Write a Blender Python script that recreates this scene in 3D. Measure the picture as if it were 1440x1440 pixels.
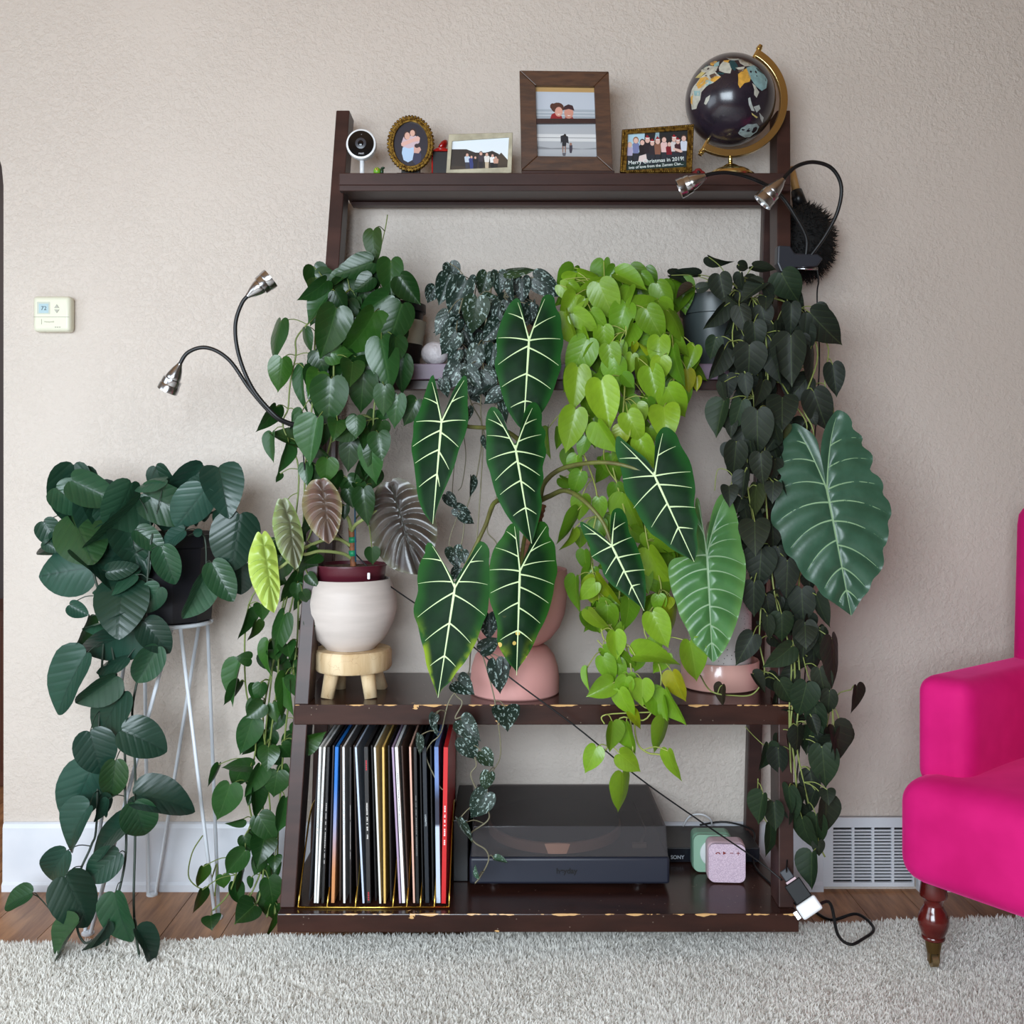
import bpy, bmesh, math, random
import numpy as np
from mathutils import Vector, Matrix, Quaternion
from mathutils.geometry import tessellate_polygon
random.seed(7)
for o in list(bpy.data.objects): bpy.data.objects.remove(o)
SC = bpy.context.scene
COL = SC.collection

# ---------------------------------------------------------------- camera, world, light, exposure
F, HX, HY, HC, WALL = 1440.0, 720.0, 660.0, 0.9915, 2.42   # focal length, vanishing point (px), camera height, wall distance
cam_d = bpy.data.cameras.new('camera'); cam = bpy.data.objects.new('camera', cam_d); COL.objects.link(cam)
cam.location = (0, 0, HC); cam.rotation_euler = (math.pi/2, 0, 0)
cam_d.sensor_width = 36; cam_d.lens = 36; cam_d.shift_y = -(720-HY)/1440; cam_d.clip_start = .05
SC.camera = cam
W = bpy.data.worlds.new('world'); SC.world = W; W.use_nodes = True
W.node_tree.nodes['Background'].inputs[0].default_value = (.75, .87, 1, 1)
W.node_tree.nodes['Background'].inputs[1].default_value = 1.0
def area(name, loc, rot, sx, sy, power, col, spread=180):
    l = bpy.data.lights.new(name, 'AREA'); l.shape = 'RECTANGLE'; l.size = sx; l.size_y = sy; l.energy = power; l.color = col; l.spread = math.radians(spread)
    o = bpy.data.objects.new(name, l); o.location = loc; o.rotation_euler = rot; COL.objects.link(o); return o
area('window_daylight', (-.9, -1.0, 1.25), (math.radians(72), 0, 0), 1.9, 1.2, 55, (.79, .905, 1), 140)
area('side_window_daylight', (-2.05, .75, 1.15), (math.radians(70), 0, math.radians(-90)), 1.5, 1.1, 9, (.79, .905, 1), 150)
SC.view_settings.view_transform = 'Standard'; SC.view_settings.look = 'None'
SC.view_settings.exposure = 0.5; SC.view_settings.gamma = 1; SC.view_settings.use_curve_mapping = False

# ---------------------------------------------------------------- helpers
def P(x, y, d): return Vector(((x-HX)*d/F, d, HC-(y-HY)*d/F))
def px(n, d): return n*d/F
def lin(c):
    c = c/255.0
    return c/12.92 if c <= .04045 else ((c+.055)/1.055)**2.4
def S(r, g, b): return (lin(r), lin(g), lin(b), 1)
MATS = {}
def nmat(name):
    m = bpy.data.materials.new(name); m.use_nodes = True
    nt = m.node_tree; return m, nt, nt.nodes['Principled BSDF']
def nd(nt, t, **kw):
    n = nt.nodes.new(t)
    for k, v in kw.items(): setattr(n, k, v)
    return n
def mth(nt, op, a, b=None, c=None):
    n = nt.nodes.new('ShaderNodeMath'); n.operation = op
    for i, v in enumerate((a, b, c)):
        if v is None: continue
        if isinstance(v, (int, float)): n.inputs[i].default_value = v
        else: nt.links.new(v, n.inputs[i])
    return n.outputs[0]
def mixc(nt, fac, a, b, mode='MIX'):
    n = nt.nodes.new('ShaderNodeMix'); n.data_type = 'RGBA'; n.blend_type = mode
    for i, v in ((0, fac), (6, a), (7, b)):
        if isinstance(v, (int, float)): n.inputs[i].default_value = v
        elif isinstance(v, tuple): n.inputs[i].default_value = v
        else: nt.links.new(v, n.inputs[i])
    return n.outputs[2]
def ramp(nt, v, a, b):
    n = nt.nodes.new('ShaderNodeMapRange'); n.inputs[1].default_value = a; n.inputs[2].default_value = b
    n.interpolation_type = 'SMOOTHSTEP'; nt.links.new(v, n.inputs[0]); return n.outputs[0]
def objco(nt): return nt.nodes.new('ShaderNodeTexCoord').outputs['Object']
def noise(nt, co, scale, detail=3, stretch=None, rough=.5):
    if stretch:
        mp = nt.nodes.new('ShaderNodeMapping'); mp.inputs[3].default_value = stretch; nt.links.new(co, mp.inputs[0]); co = mp.outputs[0]
    n = nt.nodes.new('ShaderNodeTexNoise'); n.inputs['Scale'].default_value = scale; n.inputs['Detail'].default_value = detail
    n.inputs['Roughness'].default_value = rough
    nt.links.new(co, n.inputs['Vector']); return n.outputs[0]
def bump(nt, bs, h, strength, dist=.01):
    n = nt.nodes.new('ShaderNodeBump'); n.inputs['Strength'].default_value = strength; n.inputs['Distance'].default_value = dist
    nt.links.new(h, n.inputs['Height']); nt.links.new(n.outputs[0], bs.inputs['Normal'])
def mat(name, col, rough=.5, metal=0, vary=None, bmp=None, sheen=0, coat=0, stretch=None, spec=.5):
    """col: sRGB 0-255; vary=(scale, colour2); bmp=(scale, strength, distance)"""
    if name in MATS: return MATS[name]
    m, nt, bs = nmat(name)
    bs.inputs['Base Color'].default_value = S(*col); bs.inputs['Roughness'].default_value = rough
    bs.inputs['Metallic'].default_value = metal; bs.inputs['Specular IOR Level'].default_value = spec
    if sheen: bs.inputs['Sheen Weight'].default_value = sheen; bs.inputs['Sheen Tint'].default_value = S(*[min(255, c+60) for c in col])
    if coat: bs.inputs['Coat Weight'].default_value = coat; bs.inputs['Coat Roughness'].default_value = .08
    if vary:
        n = noise(nt, objco(nt), vary[0], 4, stretch)
        nt.links.new(mixc(nt, ramp(nt, n, .35, .65), S(*col), S(*vary[1])), bs.inputs['Base Color'])
    if bmp: bump(nt, bs, noise(nt, objco(nt), bmp[0], 4, stretch), bmp[1], bmp[2])
    MATS[name] = m; return m
def flat(col, rough=.55):
    return mat('print_%d_%d_%d' % tuple(col), col, rough)

ORG = {}
def org(o): return ORG.get(o.name, Vector((0, 0, 0)))
def tag(o, label=None, cat=None, group=None, kind=None):
    for k, v in (('label', label), ('category', cat), ('group', group), ('kind', kind)):
        if v: o[k] = v
    return o
def thing(name, loc, label, cat, group=None):
    o = bpy.data.objects.new(name, None); o.location = loc; o.empty_display_size = .03; COL.objects.link(o)
    ORG[o.name] = Vector(loc); return tag(o, label, cat, group)
class MB:
    def __init__(s): s.v = []; s.f = []; s.m = []
    def add(s, vs, fs, mi=0):
        b = len(s.v); s.v += [Vector(v) for v in vs]
        for f in fs: s.f.append([i+b for i in f]); s.m.append(mi)
        return s
    def box(s, lo, hi, mi=0, M=None):
        x0, y0, z0 = lo; x1, y1, z1 = hi
        v = [Vector(p) for p in ((x0,y0,z0),(x1,y0,z0),(x1,y1,z0),(x0,y1,z0),(x0,y0,z1),(x1,y0,z1),(x1,y1,z1),(x0,y1,z1))]
        if M is not None: v = [M @ p for p in v]
        return s.add(v, [(0,3,2,1),(4,5,6,7),(0,1,5,4),(1,2,6,5),(2,3,7,6),(3,0,4,7)], mi)
    def hexa(s, bot, top, mi=0):
        return s.add(list(bot)+list(top), [(0,3,2,1),(4,5,6,7),(0,1,5,4),(1,2,6,5),(2,3,7,6),(3,0,4,7)], mi)
    def tube(s, path, r, n=7, mi=0, cap=True):
        path = [Vector(p) for p in path]; k = len(path)
        rs = r if isinstance(r, (list, tuple)) else [r]*k
        t0 = (path[1]-path[0]).normalized()
        u = t0.orthogonal().normalized(); vs = []
        for i in range(k):
            t = (path[min(i+1, k-1)]-path[max(i-1, 0)])
            t = t.normalized() if t.length > 1e-9 else t0
            u = (u - t*u.dot(t)); u = u.normalized() if u.length > 1e-6 else t.orthogonal().normalized()
            w = t.cross(u)
            for j in range(n):
                a = 2*math.pi*j/n; vs.append(path[i]+(u*math.cos(a)+w*math.sin(a))*rs[i])
        fs = [(i*n+j, i*n+(j+1) % n, (i+1)*n+(j+1) % n, (i+1)*n+j) for i in range(k-1) for j in range(n)]
        if cap: fs += [tuple(reversed(range(n))), tuple(range((k-1)*n, k*n))]
        return s.add(vs, fs, mi)
    def lathe(s, prof, M=None, n=36, mi=0, jit=None):
        vs = []; fs = []; k = len(prof)
        for (r, z) in prof:
            for j in range(n):
                a = 2*math.pi*j/n; q = 1 if jit is None else jit(a, z)
                p = Vector((r*q*math.cos(a), r*q*math.sin(a), z)); vs.append(M @ p if M is not None else p)
        for i in range(k-1):
            for j in range(n): fs.append((i*n+j, i*n+(j+1) % n, (i+1)*n+(j+1) % n, (i+1)*n+j))
        fs += [tuple(reversed(range(n))), tuple(range((k-1)*n, k*n))]
        return s.add(vs, fs, mi)
    def prism(s, pts, off, mi=0):
        """pts: planar world polygon, extruded by off"""
        n = len(pts); pts = [Vector(p) for p in pts]; off = Vector(off)
        tris = tessellate_polygon([pts])
        s.add(pts+[p+off for p in pts], [tuple(t) for t in tris]+[(b+n, a+n, c+n) for (a, b, c) in tris]+[(i, (i+1) % n, (i+1) % n+n, i+n) for i in range(n)], mi)
        return s
    def ring(s, outer, inner, off, mi=0):
        n = len(outer); o = [Vector(p) for p in outer]; i_ = [Vector(p) for p in inner]; off = Vector(off)
        vs = o+i_+[p+off for p in o]+[p+off for p in i_]; fs = []
        for a in range(n):
            b = (a+1) % n
            fs += [(a, b, n+b, n+a), (2*n+b, 2*n+a, 3*n+a, 3*n+b), (b, a, 2*n+a, 2*n+b), (n+a, n+b, 3*n+b, 3*n+a)]
        return s.add(vs, fs, mi)
    def ball(s, c, r, mi=0, n=12, k=8):
        c = Vector(c); r = Vector(r) if not isinstance(r, (int, float)) else Vector((r, r, r))
        vs = [c+Vector((0, 0, r.z))]
        for i in range(1, k):
            th = math.pi*i/k
            for j in range(n):
                a = 2*math.pi*j/n; vs.append(c+Vector((r.x*math.sin(th)*math.cos(a), r.y*math.sin(th)*math.sin(a), r.z*math.cos(th))))
        vs.append(c-Vector((0, 0, r.z))); L = len(vs)-1; fs = [(0, 1+j, 1+(j+1) % n) for j in range(n)]
        for i in range(k-2):
            for j in range(n): fs.append((1+i*n+j, 1+(i+1)*n+j, 1+(i+1)*n+(j+1) % n, 1+i*n+(j+1) % n))
        fs += [(L, 1+(k-2)*n+(j+1) % n, 1+(k-2)*n+j) for j in range(n)]
        return s.add(vs, fs, mi)
    def mesh(s, name, o=Vector((0, 0, 0)), smooth=False, fix=True):
        me = bpy.data.meshes.new(name); me.from_pydata([tuple(v-o) for v in s.v], [], s.f)
        if any(s.m): me.polygons.foreach_set('material_index', s.m)
        if fix:
            b = bmesh.new(); b.from_mesh(me); bmesh.ops.recalc_face_normals(b, faces=b.faces); b.to_mesh(me); b.free()
        if smooth: me.polygons.foreach_set('use_smooth', [True]*len(me.polygons))
        return me
    def build(s, name, mats, parent=None, smooth=False, bevel=0, seg=2, label=None, cat=None, group=None, kind=None, at=None, fix=True, subs=0, autos=False):
        o = Vector(at) if at is not None else (org(parent) if parent else Vector((0, 0, 0)))
        me = s.mesh(name, o, smooth or autos, fix)
        for m in (mats if isinstance(mats, (list, tuple)) else [mats]): me.materials.append(m)
        ob = bpy.data.objects.new(name, me); COL.objects.link(ob)
        if parent: ob.parent = parent; ob.location = o-org(parent)
        else: ob.location = o
        ORG[ob.name] = o
        if bevel:
            md = ob.modifiers.new('bevel', 'BEVEL'); md.width = bevel; md.segments = seg; md.limit_method = 'ANGLE'; md.angle_limit = math.radians(40)
        if subs: md = ob.modifiers.new('subdivision', 'SUBSURF'); md.levels = subs; md.render_levels = subs
        if autos: me.set_sharp_from_angle(angle=math.radians(40))
        return tag(ob, label, cat, group, kind)
def center_at(x, y, z): return Matrix.Translation((x, y, z))
def rings(prof, jit=None, M=None, n=40):
    b = MB(); b.lathe(prof, M, n, 0, jit); return b
def text(name, s, size, loc, m, parent, rot=(math.pi/2, 0, 0), spin=0, ext=.0002, bold=0):
    cu = bpy.data.curves.new('t', 'FONT'); cu.body = s; cu.size = size; cu.align_x = 'CENTER'; cu.align_y = 'CENTER'; cu.extrude = ext; cu.offset = bold
    t = bpy.data.objects.new('t', cu); COL.objects.link(t)
    me = bpy.data.meshes.new_from_object(t); bpy.data.objects.remove(t); bpy.data.curves.remove(cu)
    from mathutils import Euler
    M = Matrix.Translation(Vector(loc)-org(parent)) @ Euler(rot).to_matrix().to_4x4() @ Matrix.Rotation(spin, 4, 'Z')
    me.transform(M); me.materials.append(m); ob = bpy.data.objects.new(name, me); COL.objects.link(ob); ob.parent = parent
    ORG[ob.name] = org(parent); return ob
def smooth_path(pts, n=6):
    pts = [Vector(p) for p in pts]; out = []
    for i in range(len(pts)-1):
        p0 = pts[max(i-1, 0)]; p1 = pts[i]; p2 = pts[i+1]; p3 = pts[min(i+2, len(pts)-1)]
        for k in range(n):
            t = k/n
            out.append(.5*((2*p1)+(p2-p0)*t+(2*p0-5*p1+4*p2-p3)*t*t+(3*p1-p0-3*p2+p3)*t*t*t))
    out.append(pts[-1]); return out

# ---------------------------------------------------------------- surfaces
def wall_mat():
    m, nt, bs = nmat('textured_wall_paint'); co = objco(nt)
    bs.inputs['Roughness'].default_value = .62
    big = noise(nt, co, 1.3, 3)
    nt.links.new(mixc(nt, ramp(nt, big, .3, .7), S(213, 201, 190), S(208, 195, 184)), bs.inputs['Base Color'])
    a = noise(nt, co, 130, 4, None, .6); b = noise(nt, co, 55, 3, None, .55); sm = noise(nt, co, 2.2, 2)
    h = mth(nt, 'ADD', ramp(nt, a, .45, .62), mth(nt, 'MULTIPLY', ramp(nt, b, .5, .6), .8)); h = mth(nt, 'MULTIPLY', h, mth(nt, 'ADD', .35, ramp(nt, sm, .35, .65)))
    bump(nt, bs, h, .34, .0042); return m
M_WALL = wall_mat()
M_CEIL = mat('ceiling_paint', (186, 146, 104), .8)
M_WALL2 = mat('tan_wall_paint', (172, 160, 148), .8)
M_TRIM = mat('white_trim_paint', (222, 224, 230), .35, vary=(9, (214, 217, 224)))
def wood_mat(name, a, b, rough, stretch, scale=6, coat=0, bstr=.15):
    m, nt, bs = nmat(name); co = objco(nt); rnd = nt.nodes.new('ShaderNodeObjectInfo').outputs['Random']
    ad = nd(nt, 'ShaderNodeVectorMath', operation='ADD'); nt.links.new(co, ad.inputs[0])
    cb = nt.nodes.new('ShaderNodeCombineXYZ'); nt.links.new(mth(nt, 'MULTIPLY', rnd, 31.0), cb.inputs[0]); nt.links.new(mth(nt, 'MULTIPLY', rnd, 17.0), cb.inputs[1]); nt.links.new(cb.outputs[0], ad.inputs[1])
    n1 = noise(nt, ad.outputs[0], scale, 6, stretch, .62)
    c = mixc(nt, ramp(nt, n1, .3, .7), S(*a), S(*b))
    c = mixc(nt, mth(nt, 'MULTIPLY', rnd, .35), c, S(*[k*.72 for k in a]))
    nt.links.new(c, bs.inputs['Base Color']); bs.inputs['Roughness'].default_value = rough
    if coat: bs.inputs['Coat Weight'].default_value = coat; bs.inputs['Coat Roughness'].default_value = .15
    bump(nt, bs, n1, bstr, .002); return m
M_PLANK = wood_mat('laminate_floor', (186, 134, 92), (128, 84, 54), .42, (9, .9, 4), 5)
M_SUB = mat('subfloor', (60, 42, 32), .8)

# wall with the arched opening at its left end
XA = (5-HX)*WALL/F
def arch_wall():
    b = MB(); zt = HC+(660-196)*WALL/F
    # outline of the solid part, right of the opening and over it
    arc = []; w = .95; cx = XA-w/2; rz = .34; zs = zt-.11
    for k in range(25):
        a = math.pi*k/24; arc.append((cx+w/2*math.cos(a), zs+rz*math.sin(a)))
    pts = [(3, 0), (3, 2.5), (-3, 2.5), (-3, 0), (XA-w, 0)]+[(p[0], p[1]) for p in reversed(arc)]+[(XA, 0)]
    b.prism([(x, WALL, z) for x, z in pts], (0, .13, 0)); return b
arch_wall().build('wall_back', M_WALL, kind='structure')
b = MB(); LW = -2.3
for lo, hi in (((LW-.1, -1.25, 0), (LW, WALL, .5)), ((LW-.1, -1.25, 1.8), (LW, WALL, 2.5)), ((LW-.1, -1.25, .5), (LW, -.05, 1.8)), ((LW-.1, 1.55, .5), (LW, WALL, 1.8))): b.box(lo, hi)
b.build('wall_left', M_WALL2, kind='structure')
b = MB()
for lo, hi in (((LW-.08, -.05, .5), (LW-.02, 1.55, .55)), ((LW-.08, -.05, 1.75), (LW-.02, 1.55, 1.8)), ((LW-.08, -.05, .5), (LW-.02, 0, 1.8)), ((LW-.08, 1.5, .5), (LW-.02, 1.55, 1.8)), ((LW-.08, .725, .5), (LW-.02, .775, 1.8))): b.box(lo, hi)
b.build('window_2', M_TRIM, kind='structure')
MB().box((3.0, -1.25, 0), (3.1, WALL, 2.5)).build('wall_right', M_WALL2, kind='structure')
WX0, WX1, WZ0, WZ1 = -1.9, .1, .6, 1.95
b = MB()
for lo, hi in (((-3, -1.35, 0), (3, -1.25, WZ0)), ((-3, -1.35, WZ1), (3, -1.25, 2.5)), ((-3, -1.35, WZ0), (WX0, -1.25, WZ1)), ((WX1, -1.35, WZ0), (3, -1.25, WZ1))): b.box(lo, hi)
b.build('wall_rear', M_WALL2, kind='structure')
b = MB(); xm = (WX0+WX1)/2
for lo, hi in (((WX0, -1.33, WZ0), (WX1, -1.27, WZ0+.05)), ((WX0, -1.33, WZ1-.05), (WX1, -1.27, WZ1)), ((WX0, -1.33, WZ0), (WX0+.05, -1.27, WZ1)), ((WX1-.05, -1.33, WZ0), (WX1, -1.27, WZ1)), ((xm-.025, -1.33, WZ0), (xm+.025, -1.27, WZ1))): b.box(lo, hi)
b.build('window_1', M_TRIM, kind='structure')
MB().box((-3.1, -1.35, 2.5), (3.1, 4.3, 2.6)).build('ceiling', M_CEIL, kind='structure')
# dim room seen through the arch
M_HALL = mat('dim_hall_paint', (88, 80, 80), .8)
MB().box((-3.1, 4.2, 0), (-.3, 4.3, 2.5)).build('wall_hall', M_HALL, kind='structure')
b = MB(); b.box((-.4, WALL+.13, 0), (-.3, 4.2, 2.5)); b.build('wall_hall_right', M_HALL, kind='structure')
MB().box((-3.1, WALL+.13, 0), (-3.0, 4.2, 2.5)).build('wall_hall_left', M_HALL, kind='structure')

area('added_hall_fill', (-1.7, 3.3, 2.46), (0, 0, 0), .4, .4, 9, (1, .9, .8))  # added fill that lifts the dark hall, no known fixture there
# floor of planks
fl = MB().box((-3.1, -1.35, -.06), (3.1, 4.3, -.012)).build('floor', M_SUB, kind='structure')
PW = .128; pm = {}
b = MB().box((0, 0, -.012), (PW-.0015, 1.2, 0)); pme = b.mesh('plank'); pme.materials.append(M_PLANK)
i = 0; x = -3.05
while x < 3.0:
    y = -2.05+(i*.43 % 1.2)-1.2
    while y < 4.2:
        if (y+1.2 > 1.6 and abs(x) < 1.75) or y > WALL-1.2 and x < -.6:
            o = bpy.data.objects.new('plank', pme); COL.objects.link(o); o.parent = fl; o.location = (x, y, 0)
        y += 1.2015
    x += PW; i += 1
MB().box((-3.05, -1.3, -.012), (3.0, .39, -.001)).build('plank_field', M_PLANK, fl)
for sx in (-1, 1):
    MB().box((min(sx*1.78, sx*(3.0 if sx > 0 else 2.3)), .4, -.012), (max(sx*1.78, sx*(3.0 if sx > 0 else 2.3)), WALL-.05, -.001)).build('plank_field', M_PLANK, fl)

# baseboard
ZB = HC-(1155-660)*WALL/F
def baseboard():
    b = MB()
    prof = [(0, 0), (-.018, 0), (-.018, .016), (-.013, .022), (-.012, ZB-.012), (-.009, ZB-.003), (-.004, ZB), (0, ZB)]
    x0, x1 = XA+.004, P(1155, 0, WALL).x
    b.prism([(x0, WALL+p[0]-.0005, p[1]) for p in prof], (x1-x0, 0, 0))
    x2 = P(1288, 0, WALL).x
    b.prism([(x2, WALL+p[0]-.0005, p[1]) for p in prof], (3.0-x2, 0, 0)); return b
baseboard().build('baseboard_back', M_TRIM, kind='structure')
# ---------------------------------------------------------------- shag rug
def rug_edge(x): return 2.155+.055*x+.006*math.sin(x*9)+.004*math.sin(x*23+1)
M_RUGB = mat('rug_backing', (226, 222, 216), .9, vary=(14, (212, 208, 202)))
def rug():
    b = MB(); xs = np.linspace(-1.7, 1.75, 60); n = len(xs)
    top = [(x, rug_edge(x)-.006, .012) for x in xs]; fr = [(x, -.2, .012) for x in xs]
    bt = [(x, rug_edge(x), .001) for x in xs]; bf = [(x, -.2, .001) for x in xs]
    b.v = [Vector(p) for p in top+fr+bt+bf]
    for i in range(n-1):
        for f in ((i, n+i, n+i+1, i+1), (2*n+i, 2*n+i+1, 3*n+i+1, 3*n+i), (i, i+1, 2*n+i+1, 2*n+i), (n+i+1, n+i, 3*n+i, 3*n+i+1)): b.f.append(f); b.m.append(0)
    b.f += [(0, 2*n, 3*n, n), (n-1, 2*n-1, 4*n-1, 3*n-1)]; b.m += [0, 0]
    root = b.build('shag_rug', M_RUGB, at=(0, 1.2, 0), label='light grey deep pile shag rug lying on the wood floor', cat='rug')
    rng = np.random.default_rng(3); N = 230000
    x = rng.uniform(-1.35, 1.4, N); e = 2.155+.055*x+.006*np.sin(x*9)+.004*np.sin(x*23+1)
    y = 1.62+(e-1.62)*rng.uniform(0, 1, N)**.9
    def sn(a, b_, s): return np.sin(a*x*s+b_*y*s+s)+np.sin(b_*1.7*x*s-a*1.3*y*s+2*s)
    fl_ = sn(1, .6, 19)+sn(.5, 1, 31)+.6*sn(1, 1, 53)
    ang = fl_*.8+rng.uniform(-2.4, 2.4, N); tilt = np.clip(.5+.12*sn(.8, .5, 14)+rng.normal(0, .3, N), .0, 1.25)
    h = rng.uniform(.011, .019, N)*(1+.12*sn(.7, .9, 9))
    crease = np.minimum(np.abs(y-(1.93+.33*(x+.28)+.01*np.sin(20*x))), np.abs(y-(1.99-.36*(x+.6)+.008*np.sin(25*x))))
    crease = np.minimum(crease, np.abs(y-(1.9+.30*(x+.75))))
    h *= np.where(crease < .007, .3, 1)
    dx = np.cos(ang)*np.sin(tilt); dy = np.sin(ang)*np.sin(tilt); dz = np.cos(tilt)
    w = rng.uniform(.0013, .0022, N); pa = rng.uniform(0, np.pi, N); wx = np.cos(pa)*w; wy = np.sin(pa)*w*.6
    z0 = np.full(N, .011); V = np.zeros((N, 5, 3))
    m = .55
    V[:, 0] = np.stack([x-wx, y-wy, z0], 1); V[:, 1] = np.stack([x+wx, y+wy, z0], 1)
    mx, my, mz = x+dx*h*m*.7, y+dy*h*m*.7, z0+dz*h*m+h*.08
    V[:, 2] = np.stack([mx-wx, my-wy, mz], 1); V[:, 3] = np.stack([mx+wx, my+wy, mz], 1)
    V[:, 4] = np.stack([x+dx*h, y+dy*h, z0+dz*h], 1)
    V[:, :, 1] -= 1.2
    base = (np.arange(N)*5)[:, None]
    T = np.concatenate([base+np.array([[0, 1, 3]]), base+np.array([[0, 3, 2]]), base+np.array([[2, 3, 4]])], 1).reshape(-1, 3)
    me = bpy.data.meshes.new('pile'); me.vertices.add(N*5); me.vertices.foreach_set('co', V.reshape(-1))
    me.loops.add(T.size); me.loops.foreach_set('vertex_index', T.reshape(-1).astype(np.int32))
    me.polygons.add(len(T)); me.polygons.foreach_set('loop_start', (np.arange(len(T))*3).astype(np.int32))
    at = me.attributes.new('shade', 'FLOAT', 'POINT')
    sh = np.clip(.5+.16*rng.normal(0, 1, N)+.08*sn(.9, .4, 7), 0, 1); at.data.foreach_set('value', np.repeat(sh, 5).astype(np.float32))
    me.update(); me.validate()
    mm, nt, bs = nmat('rug_yarn'); a = nd(nt, 'ShaderNodeAttribute', attribute_name='shade')
    nt.links.new(mixc(nt, a.outputs['Fac'], S(224, 220, 213), S(255, 252, 246)), bs.inputs['Base Color']); bs.inputs['Roughness'].default_value = .85
    bs.inputs['Specular IOR Level'].default_value = .15
    tl = nt.nodes.new('ShaderNodeBsdfTranslucent'); tl.inputs[0].default_value = S(250, 247, 242); mx = nt.nodes.new('ShaderNodeMixShader'); mx.inputs[0].default_value = .35
    nt.links.new(bs.outputs[0], mx.inputs[1]); nt.links.new(tl.outputs[0], mx.inputs[2]); nt.links.new(mx.outputs[0], nt.nodes['Material Output'].inputs[0])
    me.materials.append(mm); o = bpy.data.objects.new('pile', me); COL.objects.link(o); o.parent = root; o['kind'] = 'stuff'
rug()

# ---------------------------------------------------------------- ladder shelf
def XC(z): return .049+.0394*(z-.12)
def RD(z): return 2.30-.161*(1.798-z)
HW = .51
def shelf_mat(name, base, base2, wear=True, gloss=.3):
    m, nt, bs = nmat(name); co = objco(nt); sp = nt.nodes.new('ShaderNodeSeparateXYZ'); nt.links.new(co, sp.inputs[0])
    n1 = noise(nt, co, 4, 5, (1.2, 6, 6)); c = mixc(nt, ramp(nt, n1, .3, .7), S(*base), S(*base2))
    if wear:
        n2 = noise(nt, co, 30, 4, (.5, 1, 1)); n3 = noise(nt, co, 60, 3)
        # bare wood along the top front edge: distance from the edge is local (y, z) = (0, 0)
        dist = mth(nt, 'ADD', mth(nt, 'ABSOLUTE', sp.outputs[1]), mth(nt, 'ABSOLUTE', sp.outputs[2]))
        edge = mth(nt, 'LESS_THAN', dist, mth(nt, 'MULTIPLY', ramp(nt, n2, .4, .75), .0058))
        vo = nt.nodes.new('ShaderNodeTexVoronoi'); vo.inputs['Scale'].default_value = 9; nt.links.new(co, vo.inputs['Vector'])
        chip = mth(nt, 'MULTIPLY', mth(nt, 'LESS_THAN', vo.outputs['Distance'], .1), mth(nt, 'GREATER_THAN', n3, .5))
        chip = mth(nt, 'MULTIPLY', chip, mth(nt, 'LESS_THAN', mth(nt, 'ABSOLUTE', sp.outputs[1]), .03))
        vo2 = nt.nodes.new('ShaderNodeTexVoronoi'); vo2.inputs['Scale'].default_value = 55; nt.links.new(co, vo2.inputs['Vector'])
        dust = mth(nt, 'LESS_THAN', vo2.outputs['Distance'], .07)
        c = mixc(nt, mth(nt, 'MULTIPLY', dust, .5), c, S(150, 135, 120))
        c = mixc(nt, mth(nt, 'MAXIMUM', edge, chip), c, S(214, 168, 112))
    nt.links.new(c, bs.inputs['Base Color']); bs.inputs['Roughness'].default_value = gloss
    bs.inputs['Coat Weight'].default_value = .1; bs.inputs['Coat Roughness'].default_value = .2; bs.inputs['Specular IOR Level'].default_value = .32
    bump(nt, bs, n1, .08, .002); return m
M_ESP = shelf_mat('espresso_wood', (66, 40, 34), (48, 28, 24), False, .45)
M_ESPW = shelf_mat('worn_espresso_wood', (62, 36, 29), (44, 25, 21), True, .24)
M_MAUVE = shelf_mat('mauve_grey_shelf', (128, 108, 124), (112, 92, 108), False, .5)  # reflection and dust over dark brown wood, put into one mauve colour
SH = thing('ladder_shelf', (XC(0), 2.2, 0), 'dark espresso leaning ladder shelf with worn chipped edges holding plants and records', 'shelf')
for s in (-1, 1):
    # slanted front rail, a box sheared along the lean
    b = MB(); zs = [.122, .30, 1.798]; rows = []
    def rail_x(z): return XC(z)+s*(HW-.015)
    for z0, z1 in zip(zs[:-1], zs[1:]):
        q = lambda z: [(rail_x(z)-.015, RD(z), z), (rail_x(z)+.015, RD(z), z), (rail_x(z)+.015, RD(z)+.066, z), (rail_x(z)-.015, RD(z)+.066, z)]
        rows.append(q(z0))
    rows.append(q(zs[-1])); v = [p for r in rows for p in r]
    fs = [(0, 3, 2, 1), (8, 9, 10, 11)]+[(k*4+a, k*4+(a+1) % 4, k*4+4+(a+1) % 4, k*4+4+a) for k in range(2) for a in range(4)]
    b.add(v, fs).build('front_rail', M_ESP, SH, bevel=.002)
    xb = .553 if s > 0 else -.455; xt = .60 if s > 0 else -.405
    b = MB(); b.hexa([(xb-.016, 2.372, 0), (xb+.016, 2.372, 0), (xb+.016, 2.40, 0), (xb-.016, 2.40, 0)], [(xt-.016, 2.372, 1.62), (xt+.016, 2.372, 1.62), (xt+.016, 2.40, 1.62), (xt-.016, 2.40, 1.62)])
    b.build('back_post', M_ESP, SH, bevel=.002)
    b = MB().box((xb-.02, 2.24, 0), (xb+.02, 2.37, .085)); b.build('foot_block', M_ESP, SH, bevel=.002)
Z_TOP, Z_UP, Z_MID, Z_BOT = 1.6378, 1.2183, .5126, .1217
def board(name, z, front, back, t, m, inset=0, lx=None, rx=None):
    x0 = XC(z)-HW+inset if lx is None else lx; x1 = XC(z)+HW-inset if rx is None else rx
    MB().box((x0, front, z-t), (x1, back, z)).build(name, m, SH, bevel=.0018, at=(0, front, z))
board('top_board', Z_TOP, 2.232, 2.405, .026, M_ESP, lx=-.377, rx=.607)
MB().box((-.377, 2.232, Z_TOP-.0392), (.607, 2.252, Z_TOP-.0262)).build('apron', M_ESP, SH, bevel=.0015)
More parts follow.
